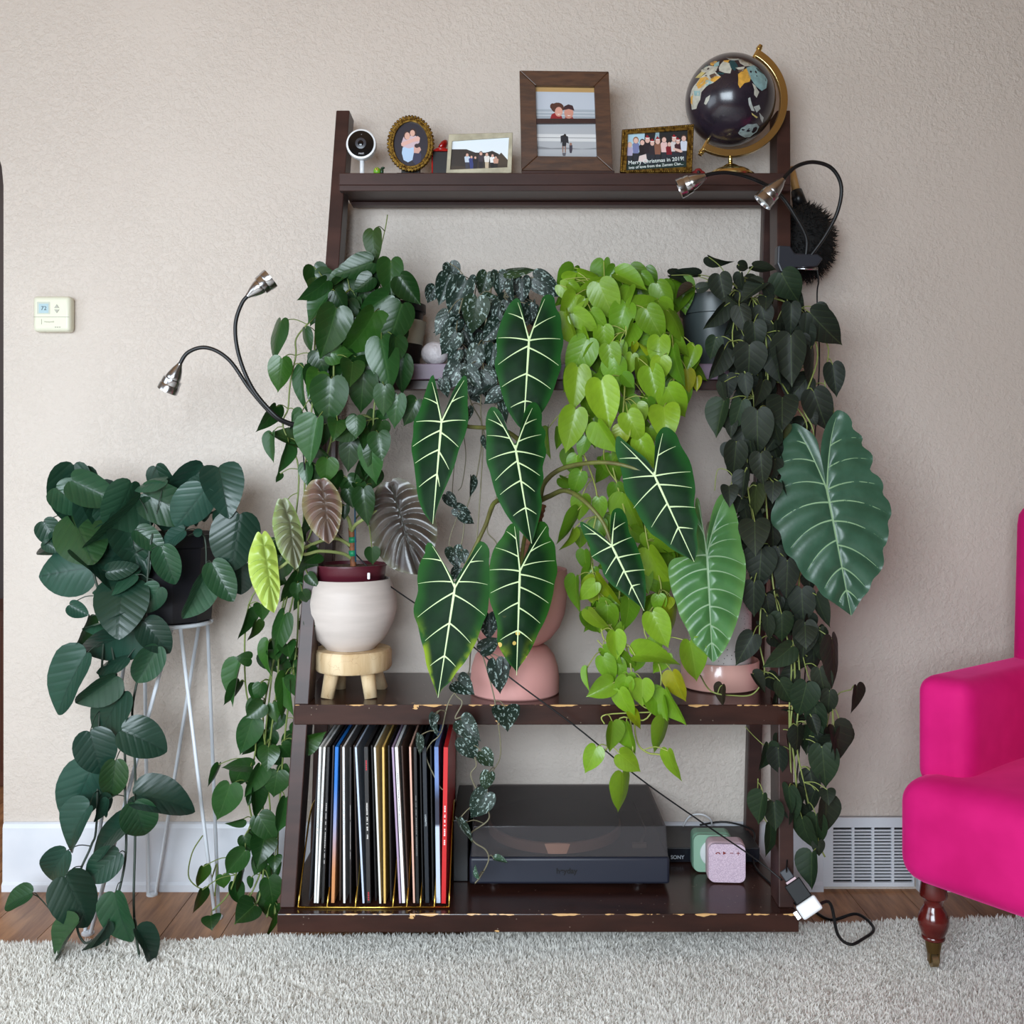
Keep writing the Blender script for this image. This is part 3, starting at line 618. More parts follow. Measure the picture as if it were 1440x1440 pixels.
# ---------------------------------------------------------------- globe
def globe():
    gd = 2.278; C = P(1027, 141, gd); R = px(62.6, gd)
    G = thing('globe', (C.x, gd, Z_TOP), 'black desk globe with pastel continents on a brass meridian stand', 'globe')
    m, nt, bs = nmat('globe_ocean'); co = objco(nt); nt.links.new(mixc(nt, ramp(nt, noise(nt, co, 20, 3), .4, .6), S(36, 30, 40), S(44, 36, 46)), bs.inputs['Base Color']); bs.inputs['Roughness'].default_value = .22
    bs.inputs['Coat Weight'].default_value = .3; bs.inputs['Coat Roughness'].default_value = .1
    b = MB(); b.ball(C, R, 0, 48, 32); sph = b.build('sphere', m, G, smooth=True)
    cols = {'o': (222, 168, 72), 'b': (146, 182, 184), 'c': (198, 196, 182), 't': (34, 72, 78), 'w': (186, 192, 186), 'g': (158, 176, 176), 'y': (206, 190, 120), 'n': (96, 76, 66)}
    polys = [('c', [(612, 470), (625, 420), (660, 370), (690, 330), (740, 290), (800, 270), (850, 320), (790, 370), (735, 400), (700, 440), (690, 500), (660, 570), (625, 578)]),
             ('o', [(660, 380), (690, 330), (740, 320), (760, 345), (710, 400), (675, 415)]), ('b', [(730, 345), (770, 345), (780, 370), (735, 395)]), ('o', [(760, 350), (815, 315), (853, 320), (800, 362)]),
             ('n', [(760, 310), (800, 290), (820, 310), (780, 340)]), ('o', [(616, 480), (635, 460), (630, 540), (617, 530)]), ('b', [(640, 430), (690, 430), (685, 470), (645, 468)]), ('y', [(650, 330), (700, 280), (730, 290), (690, 330)]),
             ('c', [(720, 530), (735, 485), (768, 462), (760, 500), (735, 540)]),
             ('c', [(835, 250), (870, 200), (920, 215), (935, 260), (925, 295), (880, 290), (840, 275)]), ('t', [(825, 285), (880, 290), (870, 303), (828, 300)]), ('t', [(915, 200), (950, 190), (985, 235), (960, 275), (930, 255)]),
             ('o', [(985, 300), (1010, 280), (1050, 255), (1085, 330), (1075, 360), (1035, 370), (1000, 410), (985, 380)]), ('c', [(965, 250), (1040, 240), (1020, 275), (985, 265)]), ('n', [(985, 265), (1040, 255), (1030, 278), (990, 285)]),
             ('b', [(1050, 250), (1100, 230), (1160, 250), (1195, 290), (1215, 350), (1205, 410), (1170, 430), (1130, 400), (1095, 350), (1065, 300)]), ('t', [(1115, 240), (1150, 245), (1195, 285), (1180, 300), (1140, 275)]),
             ('c', [(980, 170), (1040, 165), (1100, 190), (1150, 230), (1095, 235), (1040, 240), (1000, 215)]), ('w', [(880, 165), (960, 148), (1040, 165), (985, 190), (920, 190)]), ('o', [(765, 200), (800, 190), (825, 200), (790, 235), (770, 230)]), ('b', [(800, 215), (840, 200), (835, 235), (795, 245)]),
             ('c', [(690, 260), (760, 235), (830, 240), (815, 275), (740, 290), (700, 285)]), ('t', [(690, 250), (745, 222), (750, 235), (700, 268)]), ('o', [(870, 195), (920, 190), (905, 215), (880, 210)]),
             ('c', [(1095, 370), (1120, 390), (1150, 440), (1130, 485), (1110, 460), (1112, 420)]), ('w', [(1063, 490), (1080, 480), (1095, 540), (1115, 590), (1090, 585), (1070, 540)]), ('w', [(1105, 555), (1150, 540), (1160, 570), (1130, 600)]), ('y', [(1090, 600), (1140, 635), (1130, 645), (1095, 618)]), ('w', [(1150, 600), (1185, 640), (1175, 680), (1160, 650)]),
             ('g', [(985, 760), (1010, 720), (1060, 690), (1130, 685), (1150, 710), (1130, 750), (1080, 790), (1040, 795), (1000, 775)]), ('g', [(680, 775), (720, 775), (760, 800), (820, 830), (825, 850), (770, 835), (720, 815)]), ('w', [(990, 845), (1060, 800), (1080, 800), (1040, 830)])]
    cv = zc(860, 50, 5.538); cy = Vector((0, 0, HC)); by = {}
    for c, pts in polys:
        pp_ = []
        q = cv(pts); n = len(q); den = []
        for i in range(n):
            a, b_ = Vector(q[i]), Vector(q[(i+1) % n]); k = max(1, int((b_-a).length/5))
            for j in range(k):
                t = a.lerp(b_, j/k); den.append(t+(Vector((random.uniform(-.8, .8), random.uniform(-.8, .8))) if j else Vector((0, 0))))
        bm = bmesh.new(); vs = [bm.verts.new((p.x, p.y, 0)) for p in den]
        tris = tessellate_polygon([[Vector((p.x, p.y, 0)) for p in den]])
        for t in tris:
            try: bm.faces.new([vs[i] for i in t])
            except ValueError: pass
        bmesh.ops.subdivide_edges(bm, edges=[e for e in bm.edges if e.calc_length() > 5], cuts=2); bmesh.ops.triangulate(bm, faces=bm.faces[:])
        bm.verts.index_update(); MBc = MB(); by[(c, len(by))] = MBc; out = []
        for v in bm.verts:
            dv = Vector((v.co.x-1027, v.co.y-141)); 
            if dv.length > 59.5: dv = dv*(59.5/dv.length)
            w = P(1027+dv.x, 141+dv.y, gd)-cy; w.normalize(); oc = cy-C; bq = oc.dot(w); cq = oc.dot(oc)-R*R*1.004; ds = max(bq*bq-cq, 0)
            out.append(cy+w*(-bq-math.sqrt(ds)))
        MBc.add(out, [[v.index for v in f.verts] for f in bm.faces]); bm.free()
    for (c, _k), mb in by.items(): mb.build('continent_print', mat('map_'+c, cols[c], .3, vary=(90, tuple(int(k*.88) for k in cols[c]))), sph, smooth=True)
    # back of the map: mirrored land so that it is not empty from the side
    M_BR = mat('polished_brass', (222, 200, 138), .22, 1.0)
    ax = (P(1066, 70, gd)-P(988, 210, gd)).normalized(); rt = Vector((ax.z, 0, -ax.x))
    b = MB(); ro, ri = R*1.275, R*1.12; vs = []; n = 44
    for k in range(n+1):
        a = math.pi*k/n; dr = ax*math.cos(a)+rt*math.sin(a)
        for rr, yy in ((ro, -.007), (ro, .007), (ri, .007), (ri, -.007)): vs.append(C+dr*rr+Vector((0, yy, 0)))
    fs = [(k*4+j, k*4+(j+1) % 4, k*4+4+(j+1) % 4, k*4+4+j) for k in range(n) for j in range(4)]+[(0, 1, 2, 3), (n*4+3, n*4+2, n*4+1, n*4)]
    b.add(vs, fs).build('meridian_arc', M_BR, G, bevel=.0006)
    for sgn in (1, -1):
        b = MB(); e = R*1.0; b.tube([C+ax*sgn*e, C+ax*sgn*(R*1.3), C+ax*sgn*(R*1.3+.0001), C+ax*sgn*(R*1.36), C+ax*sgn*(R*1.3601), C+ax*sgn*(R*1.41)], [.0045, .0045, .0065, .0065, .005, .005], 14); b.build('axis_knob', M_BR, G, autos=True)
    b = MB(); b.tube([(C.x, gd, Z_TOP+.03), (C.x, gd, C.z-R*1.13)], .005, 14); b.build('stem', M_BR, G, smooth=True)
    MB().lathe([(.052, 0), (.054, .003), (.053, .007), (.046, .009), (.044, .014), (.036, .019), (.022, .022), (.02, .026), (.012, .031), (.006, .033)], center_at(C.x, gd, Z_TOP), 40).build('base', M_BR, G, autos=True)
globe()

# ---------------------------------------------------------------- clip lamps, feather duster
M_CHR = mat('brushed_chrome', (190, 190, 192), .22, 1.0); M_BLK = mat('black_rubber', (14, 14, 16), .45)
def lamp(name, label, clamp, necks, heads, d0):
    q = P(clamp[0], clamp[1], d0); L = thing(name, q, label, 'lamp', 'clip-on gooseneck lamps')
    for neck, (h0, h1, hd0, hd1, rr) in zip(necks, heads):
        n = len(neck); path = smooth_path([P(x, y, d) for x, y, d in neck], 8)
        b = MB(); rad = [.0036+.0006*(i % 2) for i in range(len(path)*4)]
        fine = smooth_path(path, 4); b.tube(fine, [.0037+.0007*(i % 2) for i in range(len(fine))], 9); b.build('gooseneck', M_BLK, L, smooth=True)
        A, B = P(h0[0], h0[1], hd0), P(h1[0], h1[1], hd1); ax = (B-A); ln = ax.length; rot = Vector((0, 0, 1)).rotation_difference(ax.normalized()).to_matrix().to_4x4(); M = Matrix.Translation(A) @ rot
        r = rr
        prof = [(r*.26, -.004), (r*.3, 0), (r*.52, ln*.16), (r*.72, ln*.38), (r*.78, ln*.5), (r*.76, ln*.52), (r*.92, ln*.54), (r*.95, ln*.72), (r*.93, ln*.74), (r, ln*.78), (r*1.02, ln), (r*.9, ln), (r*.86, ln*.9)]
        hd = MB().lathe(prof, M, 32, 0, lambda a, z: 1+(.018*math.cos(a*16) if z > ln*.53 else 0)).build('lamp_head', M_CHR, L, autos=True)
        MB().lathe([(r*.2, ln*.9), (r*.84, ln*.9), (r*.8, ln*.93), (r*.2, ln*.94)], M, 24).build('lens', mat('led_lens', (210, 212, 206), .2), hd, autos=True)
    return L
L2 = lamp('clip_lamp', 'two-headed chrome gooseneck clip lamp on the rail below the globe', (1118, 360), [[(1133, 361, 2.21), (1134, 335, 2.2), (1118, 303, 2.19), (1095, 272, 2.18), (1060, 252, 2.16), (1025, 243, 2.14), (998, 245, 2.13), (985, 251, 2.125)], [(1139, 361, 2.21), (1160, 332, 2.2), (1178, 297, 2.19), (1183, 262, 2.18), (1170, 237, 2.17), (1145, 228, 2.16), (1120, 234, 2.15), (1102, 251, 2.14), (1097, 257, 2.135)]],
     [((990, 249), (955, 266), 2.127, 2.137, .0205), ((1100, 254), (1072, 285), 2.137, 2.143, .0215)], 2.225)
q = P(1128, 362, 2.215)
slab([(1094, 345), (1112, 346), (1118, 356), (1150, 357), (1158, 363), (1150, 374), (1116, 376), (1108, 384), (1098, 382), (1093, 370)], 2.205, .028).build('clamp', mat('dark_blue_plastic', (38, 40, 48), .4), L2, bevel=.003)
b = MB(); b.tube([P(1120, 378, 2.218), P(1150, 378, 2.218)], .003, 8); b.build('clamp_spring', M_CHR, L2, smooth=True)
b = MB(); b.tube(smooth_path([P(1148, 372, 2.222), P(1151, 395, 2.23), P(1149, 420, 2.25), P(1152, 520, 2.27), P(1140, 700, 2.28), P(1135, 900, 2.26), P(1120, 1100, 2.18), P(1108, 1200, 2.06), P(1106, 1226, 2.0)], 8), .0016, 6); b.build('power_cord', M_BLK, L2, smooth=True)
L1 = lamp('clip_lamp', 'two-headed chrome gooseneck clip lamp reaching out over the bare wall', (415, 595), [[(430, 600, 2.125), (405, 594, 2.11), (385, 582, 2.1), (355, 546, 2.1), (336, 500, 2.1), (331, 458, 2.1), (340, 427, 2.1), (352, 413, 2.1)], [(430, 602, 2.13), (405, 596, 2.115), (383, 583, 2.112), (352, 548, 2.112), (322, 506, 2.112), (291, 489, 2.112), (264, 496, 2.11), (250, 518, 2.11)]],
     [((350, 415), (381, 391), 2.1, 2.108, .0205), ((252, 514), (235, 550), 2.11, 2.115, .0205)], 2.1)
slab([(424, 588), (452, 584), (456, 600), (452, 612), (426, 610)], 2.118, .03).build('clamp', MATS['dark_blue_plastic'], L1, bevel=.003)
b = MB(); b.tube(smooth_path([P(425, 612, 2.11), P(440, 700, 2.14), P(520, 800, 2.2), P(600, 860, 2.09), P(660, 905, 2.05), P(720, 955, 2.045), P(810, 1022, 2.04), P(900, 1095, 2.04), P(985, 1155, 2.045), P(1060, 1206, 2.05), P(1100, 1238, 2.03)], 8), .0017, 6); b.build('power_cord', M_BLK, L1, smooth=True)

q = P(1140, 400, 2.37); fd = thing('feather_duster', (P(1130, 300, 2.37).x, 2.37, P(0, 400, 2.37).z), 'black feather duster with wooden handle hanging behind the clip lamp', 'feather duster')
h0, h1 = P(1113, 215, 2.385), P(1120, 268, 2.375)
b = MB(); b.tube([P(1112.5, 236, 2.385), h1], [.0085, .0085], 14); b.build('handle', wood_mat('birch_handle', (206, 160, 100), (186, 138, 80), .5, (3, 3, 1), 10), fd, smooth=True)
b = MB(); b.tube([h1, P(1125, 288, 2.37)], [.0125, .017], 14); b.build('ferrule', mat('black_plastic', (20, 18, 20), .35), fd, smooth=True)
b = MB(); cc = P(1131, 340, 2.352); rng = random.Random(5)
M_F = mat('black_feathers', (12, 11, 11), .8)
b.ball(cc, (px(40, 2.36), .042, px(52, 2.36)), 0, 18, 14)
for k in range(2600):
    th_ = rng.uniform(0, 2*math.pi); ph = math.acos(rng.uniform(-1, 1)); dr = Vector((math.sin(ph)*math.cos(th_), math.sin(ph)*math.sin(th_), math.cos(ph)))
    s0_ = cc+Vector((dr.x*px(38, 2.36), dr.y*.04, dr.z*px(50, 2.36)))
    ln = rng.uniform(.008, .024); t = (dr*.9+Vector((rng.gauss(.15, .5), rng.gauss(0, .3), rng.gauss(-.35, .5)))).normalized()
    e = s0_+t*ln
    if e.y > 2.412: e.y = 2.412
    m_ = s0_.lerp(e, .5)+Vector((rng.gauss(0, .002), 0, -.002)); w = t.orthogonal().normalized()*rng.uniform(.0008, .0016)
    b.add([s0_-w, s0_+w, m_+w, m_-w, e], [(0, 1, 2, 3), (3, 2, 4)])
b.build('feathers', M_F, fd, kind='stuff', fix=False)
# ---------------------------------------------------------------- records in their rack
def records():
    DR = 2.04; zb = Z_BOT+.0045
    rk = thing('record_rack', (P(527, 0, DR).x, 2.19, Z_BOT), 'gold wire record rack standing on the bottom board', 'record rack')
    M_GW = mat('gold_wire', (214, 178, 84), .25, 1.0)
    xl, xr = P(421, 0, DR).x, P(632, 0, DR).x; r = .0021
    b = MB(); b.tube([(xl, DR-.012, Z_BOT+r), (xr, DR-.012, Z_BOT+r)], r, 8); b.build('front_wire', M_GW, rk, smooth=True)
    b = MB(); b.tube([(xl, 2.34, Z_BOT+r), (xr, 2.34, Z_BOT+r)], r, 8); b.build('back_wire', M_GW, rk, smooth=True)
    xs_d = [xl, P(461.5, 0, DR).x, P(501, 0, DR).x, P(553.5, 0, DR).x, P(573, 0, DR).x, P(592, 0, DR).x, P(611.5, 0, DR).x, xr]
    for k, x in enumerate(xs_d):
        top = .15 if k in (0, 7) else .125
        b = MB(); b.tube(smooth_path([(x, DR-.012, Z_BOT+r), (x, DR+.05, Z_BOT+top*.55), (x, DR+.115, Z_BOT+top), (x, DR+.19, Z_BOT+top), (x, DR+.25, Z_BOT+top*.55), (x, 2.34, Z_BOT+r)], 3), r*.9, 7); b.build('divider', M_GW, rk, smooth=True)
    Z = 5.76
    rec = [(45, 128, 12, (24, 26, 34), 'black', 1), (101, 142, 17, (232, 232, 230), 'white', 0), (122, 178, 17, (238, 236, 232), 'white', 0), (165, 211, 20, (34, 33, 33), 'charcoal', 0), (206, 243, 13, (40, 36, 44), 'black', 1),
           (245, 277, 26, None, 'blue', 0), (296, 305, 12, (58, 42, 32), 'dark brown', 1), (340, 333, 17, (240, 240, 240), 'white', 0), (389, 389, 12, (40, 36, 36), 'charcoal', 0), (437, 411, 12, (46, 30, 22), 'dark brown', 1), (496, 434, 16, (196, 208, 226), 'pale blue', 0),
           (537, 515, 32, (44, 42, 42), 'charcoal', 0), (590, 556, 12, (16, 15, 15), 'black', 1), (632, 588, 16, (226, 224, 214), 'cream', 0), (668, 655, 17, (226, 186, 104), 'mustard', 0), (712, 694, 12, (34, 28, 24), 'black', 1), (792, 732, 16, (172, 150, 176), 'lilac', 0), (820, 762, 24, (242, 240, 238), 'white', 0),
           (855, 802, 12, (58, 38, 28), 'dark brown', 1), (905, 873, 16, (222, 176, 156), 'peach', 0), (935, 914, 24, (20, 20, 22), 'black', 0), (972, 950, 12, (14, 14, 15), 'black', 1), (1012, 987, 32, (26, 32, 40), 'navy', 0), (1054, 1036, 12, (15, 15, 17), 'black', 1), (1102, 1086, 34, 'banded', 'banded', 0), (1145, 1163, 36, (206, 34, 38), 'red', 0)]
    cnt = {}
    lab = {'blue': 'record sleeve with a spine fading from blue to orange', 'banded': 'record sleeve with a pale blue spine banded in navy', 'red': 'bright red record sleeve at the end of the gold rack', 'lilac': 'record sleeve with a mottled lilac spine leaning on a white one', 'peach': 'record sleeve with a peach pink spine', 'mustard': 'record sleeve with a mustard yellow spine', 'cream': 'record sleeve with a thin cream white spine leaning beside the mustard one', 'navy': 'thick navy black record sleeve with small white capitals on its spine', 'pale blue': 'tilted record sleeve with a pale blue white spine', 'white': 'record sleeve with a plain white spine in the gold rack', 'black': 'record sleeve with a thin black spine in the gold rack', 'dark brown': 'record sleeve with a dark brown spine in the gold rack', 'charcoal': 'record sleeve with a charcoal grey spine in the gold rack'}
    M_DK = mat('sleeve_card', (46, 42, 42), .5)
    rng = random.Random(2)
    for i, (xb, xt, w, c, kind, rec_in) in enumerate(rec):
        p0 = P(425+xb/Z, 0, DR).x; p1 = P(425+xt/Z, 0, DR).x; t = px(w/Z, DR); H = .3115; ang = math.atan2(p1-p0, .306)
        yf = DR+(.012 if rec_in else 0)+rng.uniform(0, .003)
        if kind == 'blue':
            m, nt, bs = nmat('sleeve_fade'); sp = nt.nodes.new('ShaderNodeSeparateXYZ'); nt.links.new(objco(nt), sp.inputs[0])
            k1 = mixc(nt, ramp(nt, sp.outputs[2], .05, .18), S(206, 138, 86), S(150, 156, 190)); nt.links.new(mixc(nt, ramp(nt, sp.outputs[2], .13, .25), k1, S(28, 112, 196)), bs.inputs['Base Color'])
        elif kind == 'banded':
            m, nt, bs = nmat('sleeve_bands'); sp = nt.nodes.new('ShaderNodeSeparateXYZ'); nt.links.new(objco(nt), sp.inputs[0])
            k1 = mixc(nt, ramp(nt, sp.outputs[2], .150, .158), S(196, 208, 228), S(46, 48, 66)); nt.links.new(mixc(nt, ramp(nt, sp.outputs[2], .2, .25), k1, S(110, 136, 190)), bs.inputs['Base Color'])
        else: m = mat('sleeve_%d_%d_%d' % c, c, .42)
        lb = {165: 'record sleeve with a mottled marbled charcoal spine beside two white ones', 389: 'record sleeve with a thin charcoal spine and small pale lettering', 537: 'thick charcoal record sleeve with red and white spine lettering', 340: 'record sleeve with a single white spine standing upright between dark ones', 820: 'thick white-spined record sleeve leaning against the lilac one', 935: 'thick black record sleeve with grey lettering beside the peach one', 101: 'thin white-spined record sleeve, one of two side by side', 122: 'thin white-spined record sleeve, one of two side by side'}.get(xb, lab[kind])
        o = thing('vinyl_record', (p0, yf, zb), lb, 'record', 'records in the gold wire rack')
        R = Matrix.Translation((p0, yf, zb)) @ Matrix.Rotation(ang, 4, 'Y')
        MB().box((-t/2, 0, 0), (t/2, .3, H), 0, R).build('sleeve', m, o, bevel=.0005)
        if not rec_in or i % 3 == 0:
            MB().box((-t*.3, .004, .0005), (t*.3, .3012, H-.0005), 0, R).build('inner_sleeve', M_DK, o)
        if kind in ('charcoal', 'red', 'navy', 'white', 'black') and not rec_in:
            # lettering on the spine, too small to read in the photograph except one title
            tcol = {'charcoal': (216, 210, 205), 'red': (240, 220, 216), 'navy': (214, 220, 222), 'white': (120, 120, 120), 'black': (120, 118, 116)}[kind]
            if kind == 'navy': 
                text('spine_title', 'LAZARETTO', .0042, R @ Vector((0, -.0003, .165)), flat(tcol), o, spin=-math.pi/2-ang)
            else:
                b = MB(); z = {'charcoal': .2, 'red': .195, 'white': .26, 'black': .215}[kind]; hgt = t*(.32 if w > 25 else .22)
                for k in range(22 if w > 25 else 34):
                    ln = rng.uniform(.0016, .0036); 
                    if rng.random() > .16: b.box((-hgt/2+rng.uniform(-.1, .1)*hgt, -.0003, z-ln), (hgt/2, .0002, z), 0, R)
                    z -= ln+.0009
                b.build('spine_print', flat(tcol), o)
            if kind == 'charcoal' and w > 25:
                b = MB(); z = .285
                for k in range(5): b.box((-t*.16, -.0003, z-.003), (t*.16, .0002, z), 0, R); z -= .0042
                z = .022
                for k in range(4): b.box((-t*.16, -.0003, z-.003), (t*.16, .0002, z), 0, R); z -= .0045
                b.build('spine_print', flat((196, 40, 56)), o)
records()

# ---------------------------------------------------------------- turntable, speakers, soundbar, slim box
DTT = 2.118
ta, tb = P(660, 0, DTT).x, P(942, 0, DTT).x; tz0 = Z_BOT+.011; tz1 = P(0, 1206, DTT).z; tz2 = P(0, 1163, DTT).z; YB = 2.408
tt = thing('turntable', ((ta+tb)/2, 2.26, Z_BOT), 'black record player with a smoky dust cover standing on the bottom board', 'turntable')
M_NAVY = mat('navy_black_plastic', (36, 39, 52), .45); M_TB = mat('turntable_black', (24, 23, 24), .3)
MB().box((ta, DTT, tz0), (tb, YB, tz1)).build('plinth', M_NAVY, tt, bevel=.006, seg=3, autos=True)
text('maker_print', 'heyday', .0155, P(797, 1225, DTT-.0003), flat((3, 3, 5)), tt, bold=.0005)
for x in (ta+.05, tb-.06):
    for y in (DTT+.04, YB-.05): MB().lathe([(.012, 0), (.014, .003), (.017, .008), (.017, .0115)], center_at(x, y, Z_BOT), 20).build('foot', mat('foot_chrome', (150, 150, 152), .3, .9), tt, autos=True)
MB().box((ta+.006, DTT+.005, tz1-.001), (tb-.006, YB-.006, tz1+.002)).build('deck', M_TB, tt)
MB().lathe([(.14, 0), (.146, .002), (.146, .022), (.143, .024), (.02, .025)], center_at((ta+tb)/2-.025, 2.268, tz1+.004), 56).build('platter', mat('platter_copper', (222, 172, 146), .5), tt, autos=True)
MB().lathe([(.05, .0), (.142, 0), (.142, .003), (.02, .0035)], center_at((ta+tb)/2-.025, 2.268, tz1+.0285), 56).build('slip_mat', mat('felt_black', (22, 22, 24), .9), tt, autos=True)
b = MB(); b.tube([(tb-.045, 2.38, tz1+.03), (tb-.04, 2.2, tz1+.028), (tb-.055, DTT+.032, tz1+.02)], .003, 8); b.build('tonearm', mat('tonearm_silver', (190, 180, 170), .3, .8), tt, smooth=True)
MB().box((tb-.075, DTT+.02, tz1+.012), (tb-.045, DTT+.032, tz1+.021)).build('headshell', mat('headshell_tan', (168, 148, 128), .4), tt, bevel=.001)
def lid():
    b = MB(); i = .003; d0, d1 = DTT+.002, YB-.002; zt = tz2; dr = .012
    o = [(ta+i, d0, tz1+.0005), (tb-i, d0, tz1+.0005), (tb-i, d1, tz1+.0005), (ta+i, d1, tz1+.0005)]
    s_ = [(ta+i+.004, d0+.004, zt), (tb-i-.004, d0+.004, zt), (tb-i-.004, d1, zt), (ta+i+.004, d1, zt)]
    w = .003
    def inn(q, k): 
        c = Vector(((ta+tb)/2, (d0+d1)/2, 0)); return [(p[0]+(w if p[0] < c.x else -w), p[1]+(w if p[1] < c.y else -w), p[2]-k) for p in q]
    oi = inn(o, 0); si = inn(s_, w)
    b.add(o+s_+oi+si, [(4, 5, 6, 7), (15, 14, 13, 12)]+[(a, (a+1) % 4, (a+1) % 4+4, a+4) for a in range(4)]+[(8+(a+1) % 4, 8+a, 12+a, 12+(a+1) % 4) for a in range(4)]+[(a, 8+a, 8+(a+1) % 4, (a+1) % 4) for a in range(4)])
    m, nt, bs = nmat('smoked_acrylic'); bs.inputs['Base Color'].default_value = S(112, 108, 110); bs.inputs['Roughness'].default_value = .14
    tr = nt.nodes.new('ShaderNodeBsdfTransparent'); tr.inputs[0].default_value = (.62, .6, .6, 1); mx = nt.nodes.new('ShaderNodeMixShader'); mx.inputs[0].default_value = .26
    out = nt.nodes['Material Output']; nt.links.new(tr.outputs[0], mx.inputs[1]); nt.links.new(bs.outputs[0], mx.inputs[2]); nt.links.new(mx.outputs[0], out.inputs[0])
    b.build('dust_cover', m, tt, bevel=.003, seg=3)
lid()
def cube_speaker(name, label, x0, x1, ybase_px, d, ysz, h, yaw, cfront, cside, group, extras):
    q0, q1 = P(x0, 0, d), P(x1, 0, d); w = q1.x-q0.x; cx = (q0.x+q1.x)/2
    o = thing(name, (cx, d+ysz/2, Z_BOT), label, 'speaker', group); R = Matrix.Translation((cx, d+ysz/2, Z_BOT)) @ Matrix.Rotation(yaw, 4, 'Z')
    bx_ = MB().box((-w/2, -ysz/2, .0005), (w/2, ysz/2, h), 0, R).build('body', cside, o, bevel=.013, seg=5, autos=True)
    g_ = MB(); r_ = .015; pts = []
    for cxx, czz, a0 in ((w/2-r_, h-r_, 0), (-w/2+r_, h-r_, 90), (-w/2+r_, r_+.001, 180), (w/2-r_, r_+.001, 270)):
        for k in range(6):
            a = math.radians(a0+k*18); pts.append(R @ Vector((cxx+r_*math.cos(a)*.9, -ysz/2-.0015, czz+r_*math.sin(a)*.9)))
    g_.prism(pts, R.to_3x3() @ Vector((0, .012, 0))).build('grille', cfront, o, bevel=.0012)
    return o, R, w
m, nt, bs = nmat('pink_knit_fabric'); co = objco(nt); vo = nt.nodes.new('ShaderNodeTexVoronoi'); vo.inputs['Scale'].default_value = 620; nt.links.new(co, vo.inputs['Vector'])
nt.links.new(mixc(nt, ramp(nt, vo.outputs['Distance'], .2, .6), S(236, 214, 226), S(196, 170, 188)), bs.inputs['Base Color']); bs.inputs['Roughness'].default_value = .85; bump(nt, bs, vo.outputs['Distance'], .4, .001); M_KNIT = m
o, R, w = cube_speaker('cube_speaker', 'pale pink cube speaker with a knitted front and control icons', 996.5, 1050, 0, 2.15, .05, .0845, math.radians(-3), M_KNIT, mat('dusty_pink_plastic', (206, 176, 184), .5), 'small cube speakers', 0)
M_IC = flat((128, 44, 44)); y_ = -.0265-.0004
def ic(name, pts): MB().prism([R @ Vector((x, y_, z)) for x, z in pts], R.to_3x3() @ Vector((0, .0006, 0))).build(name, M_IC, o)
zi = .0645
ic('call_icon', [(-.0245, zi-.0022), (-.0225, zi+.0008), (-.019, zi+.002), (-.0155, zi+.0008), (-.0135, zi-.0022), (-.0163, zi-.0024), (-.017, zi-.0004), (-.021, zi-.0004), (-.0217, zi-.0024)])
ic('play_icon', [(-.0085, zi-.0036), (-.0085, zi+.0036), (-.0015, zi)]); ic('minus_icon', [(.006, zi-.0008), (.013, zi-.0008), (.013, zi+.0008), (.006, zi+.0008)])
ic('plus_icon', [(.019, zi-.0007), (.0222, zi-.0007), (.0222, zi-.0038), (.0236, zi-.0038), (.0236, zi-.0007), (.0268, zi-.0007), (.0268, zi+.0007), (.0236, zi+.0007), (.0236, zi+.0038), (.0222, zi+.0038), (.0222, zi+.0007), (.019, zi+.0007)])
M_SAGE = mat('sage_green_plastic', (126, 164, 140), .5)
o2, R2, w2 = cube_speaker('cube_speaker', 'sage green cube speaker with a white disc on its front', 975, 1030, 0, 2.206, .05, .084, math.radians(-2), mat('sage_front', (140, 176, 152), .55), M_SAGE, 'small cube speakers', 0)
MB().lathe([(.01, 0), (.029, 0), (.029, .002), (.027, .003), (.01, .003)], R2 @ Matrix.Translation((.002, -.0267, .044)) @ Matrix.Rotation(math.pi/2, 4, 'X'), 32).build('disc', mat('white_disc', (206, 212, 210), .5), o2, autos=True)
bx0, bx1 = .336, .548
sb = thing('audio_receiver', ((bx0+bx1)/2, 2.34, Z_BOT), 'low black audio receiver box lying behind the two cube speakers', 'receiver')
MB().box((bx0, 2.264, Z_BOT+.001), (bx1, 2.405, Z_BOT+.033)).build('case', mat('soundbar_black', (40, 39, 42), .45), sb, bevel=.002)
MB().box((bx0+.002, 2.2626, Z_BOT+.003), (bx1-.002, 2.2646, Z_BOT+.031)).build('front_panel', mat('soundbar_panel', (26, 28, 36), .25), sb)
text('maker_print', 'SONY', .0112, (.3655, 2.2622, Z_BOT+.0125), flat((190, 194, 202)), sb, bold=.0002)
sxb = P(637, 0, 2.16).x
MB().box((sxb, 2.16, Z_BOT), (ta-.004, 2.40, Z_BOT+.13)).build('slim_box', mat('slim_box_black', (30, 29, 30), .35), at=((sxb+ta)/2, 2.28, Z_BOT), bevel=.002, label='slim black box wedged between the record rack and the turntable', cat='box')
b = MB(); b.tube(smooth_path([(.40, 2.395, Z_BOT+.0355), (.415, 2.39, Z_BOT+.06), (.44, 2.38, Z_BOT+.068), (.462, 2.385, Z_BOT+.055), (.468, 2.395, Z_BOT+.0355)], 6), .002, 8); b.build('white_cable', M_WP, smooth=True, at=(.43, 2.39, Z_BOT+.033), label='short white cable looping on top of the black receiver box', cat='cable')
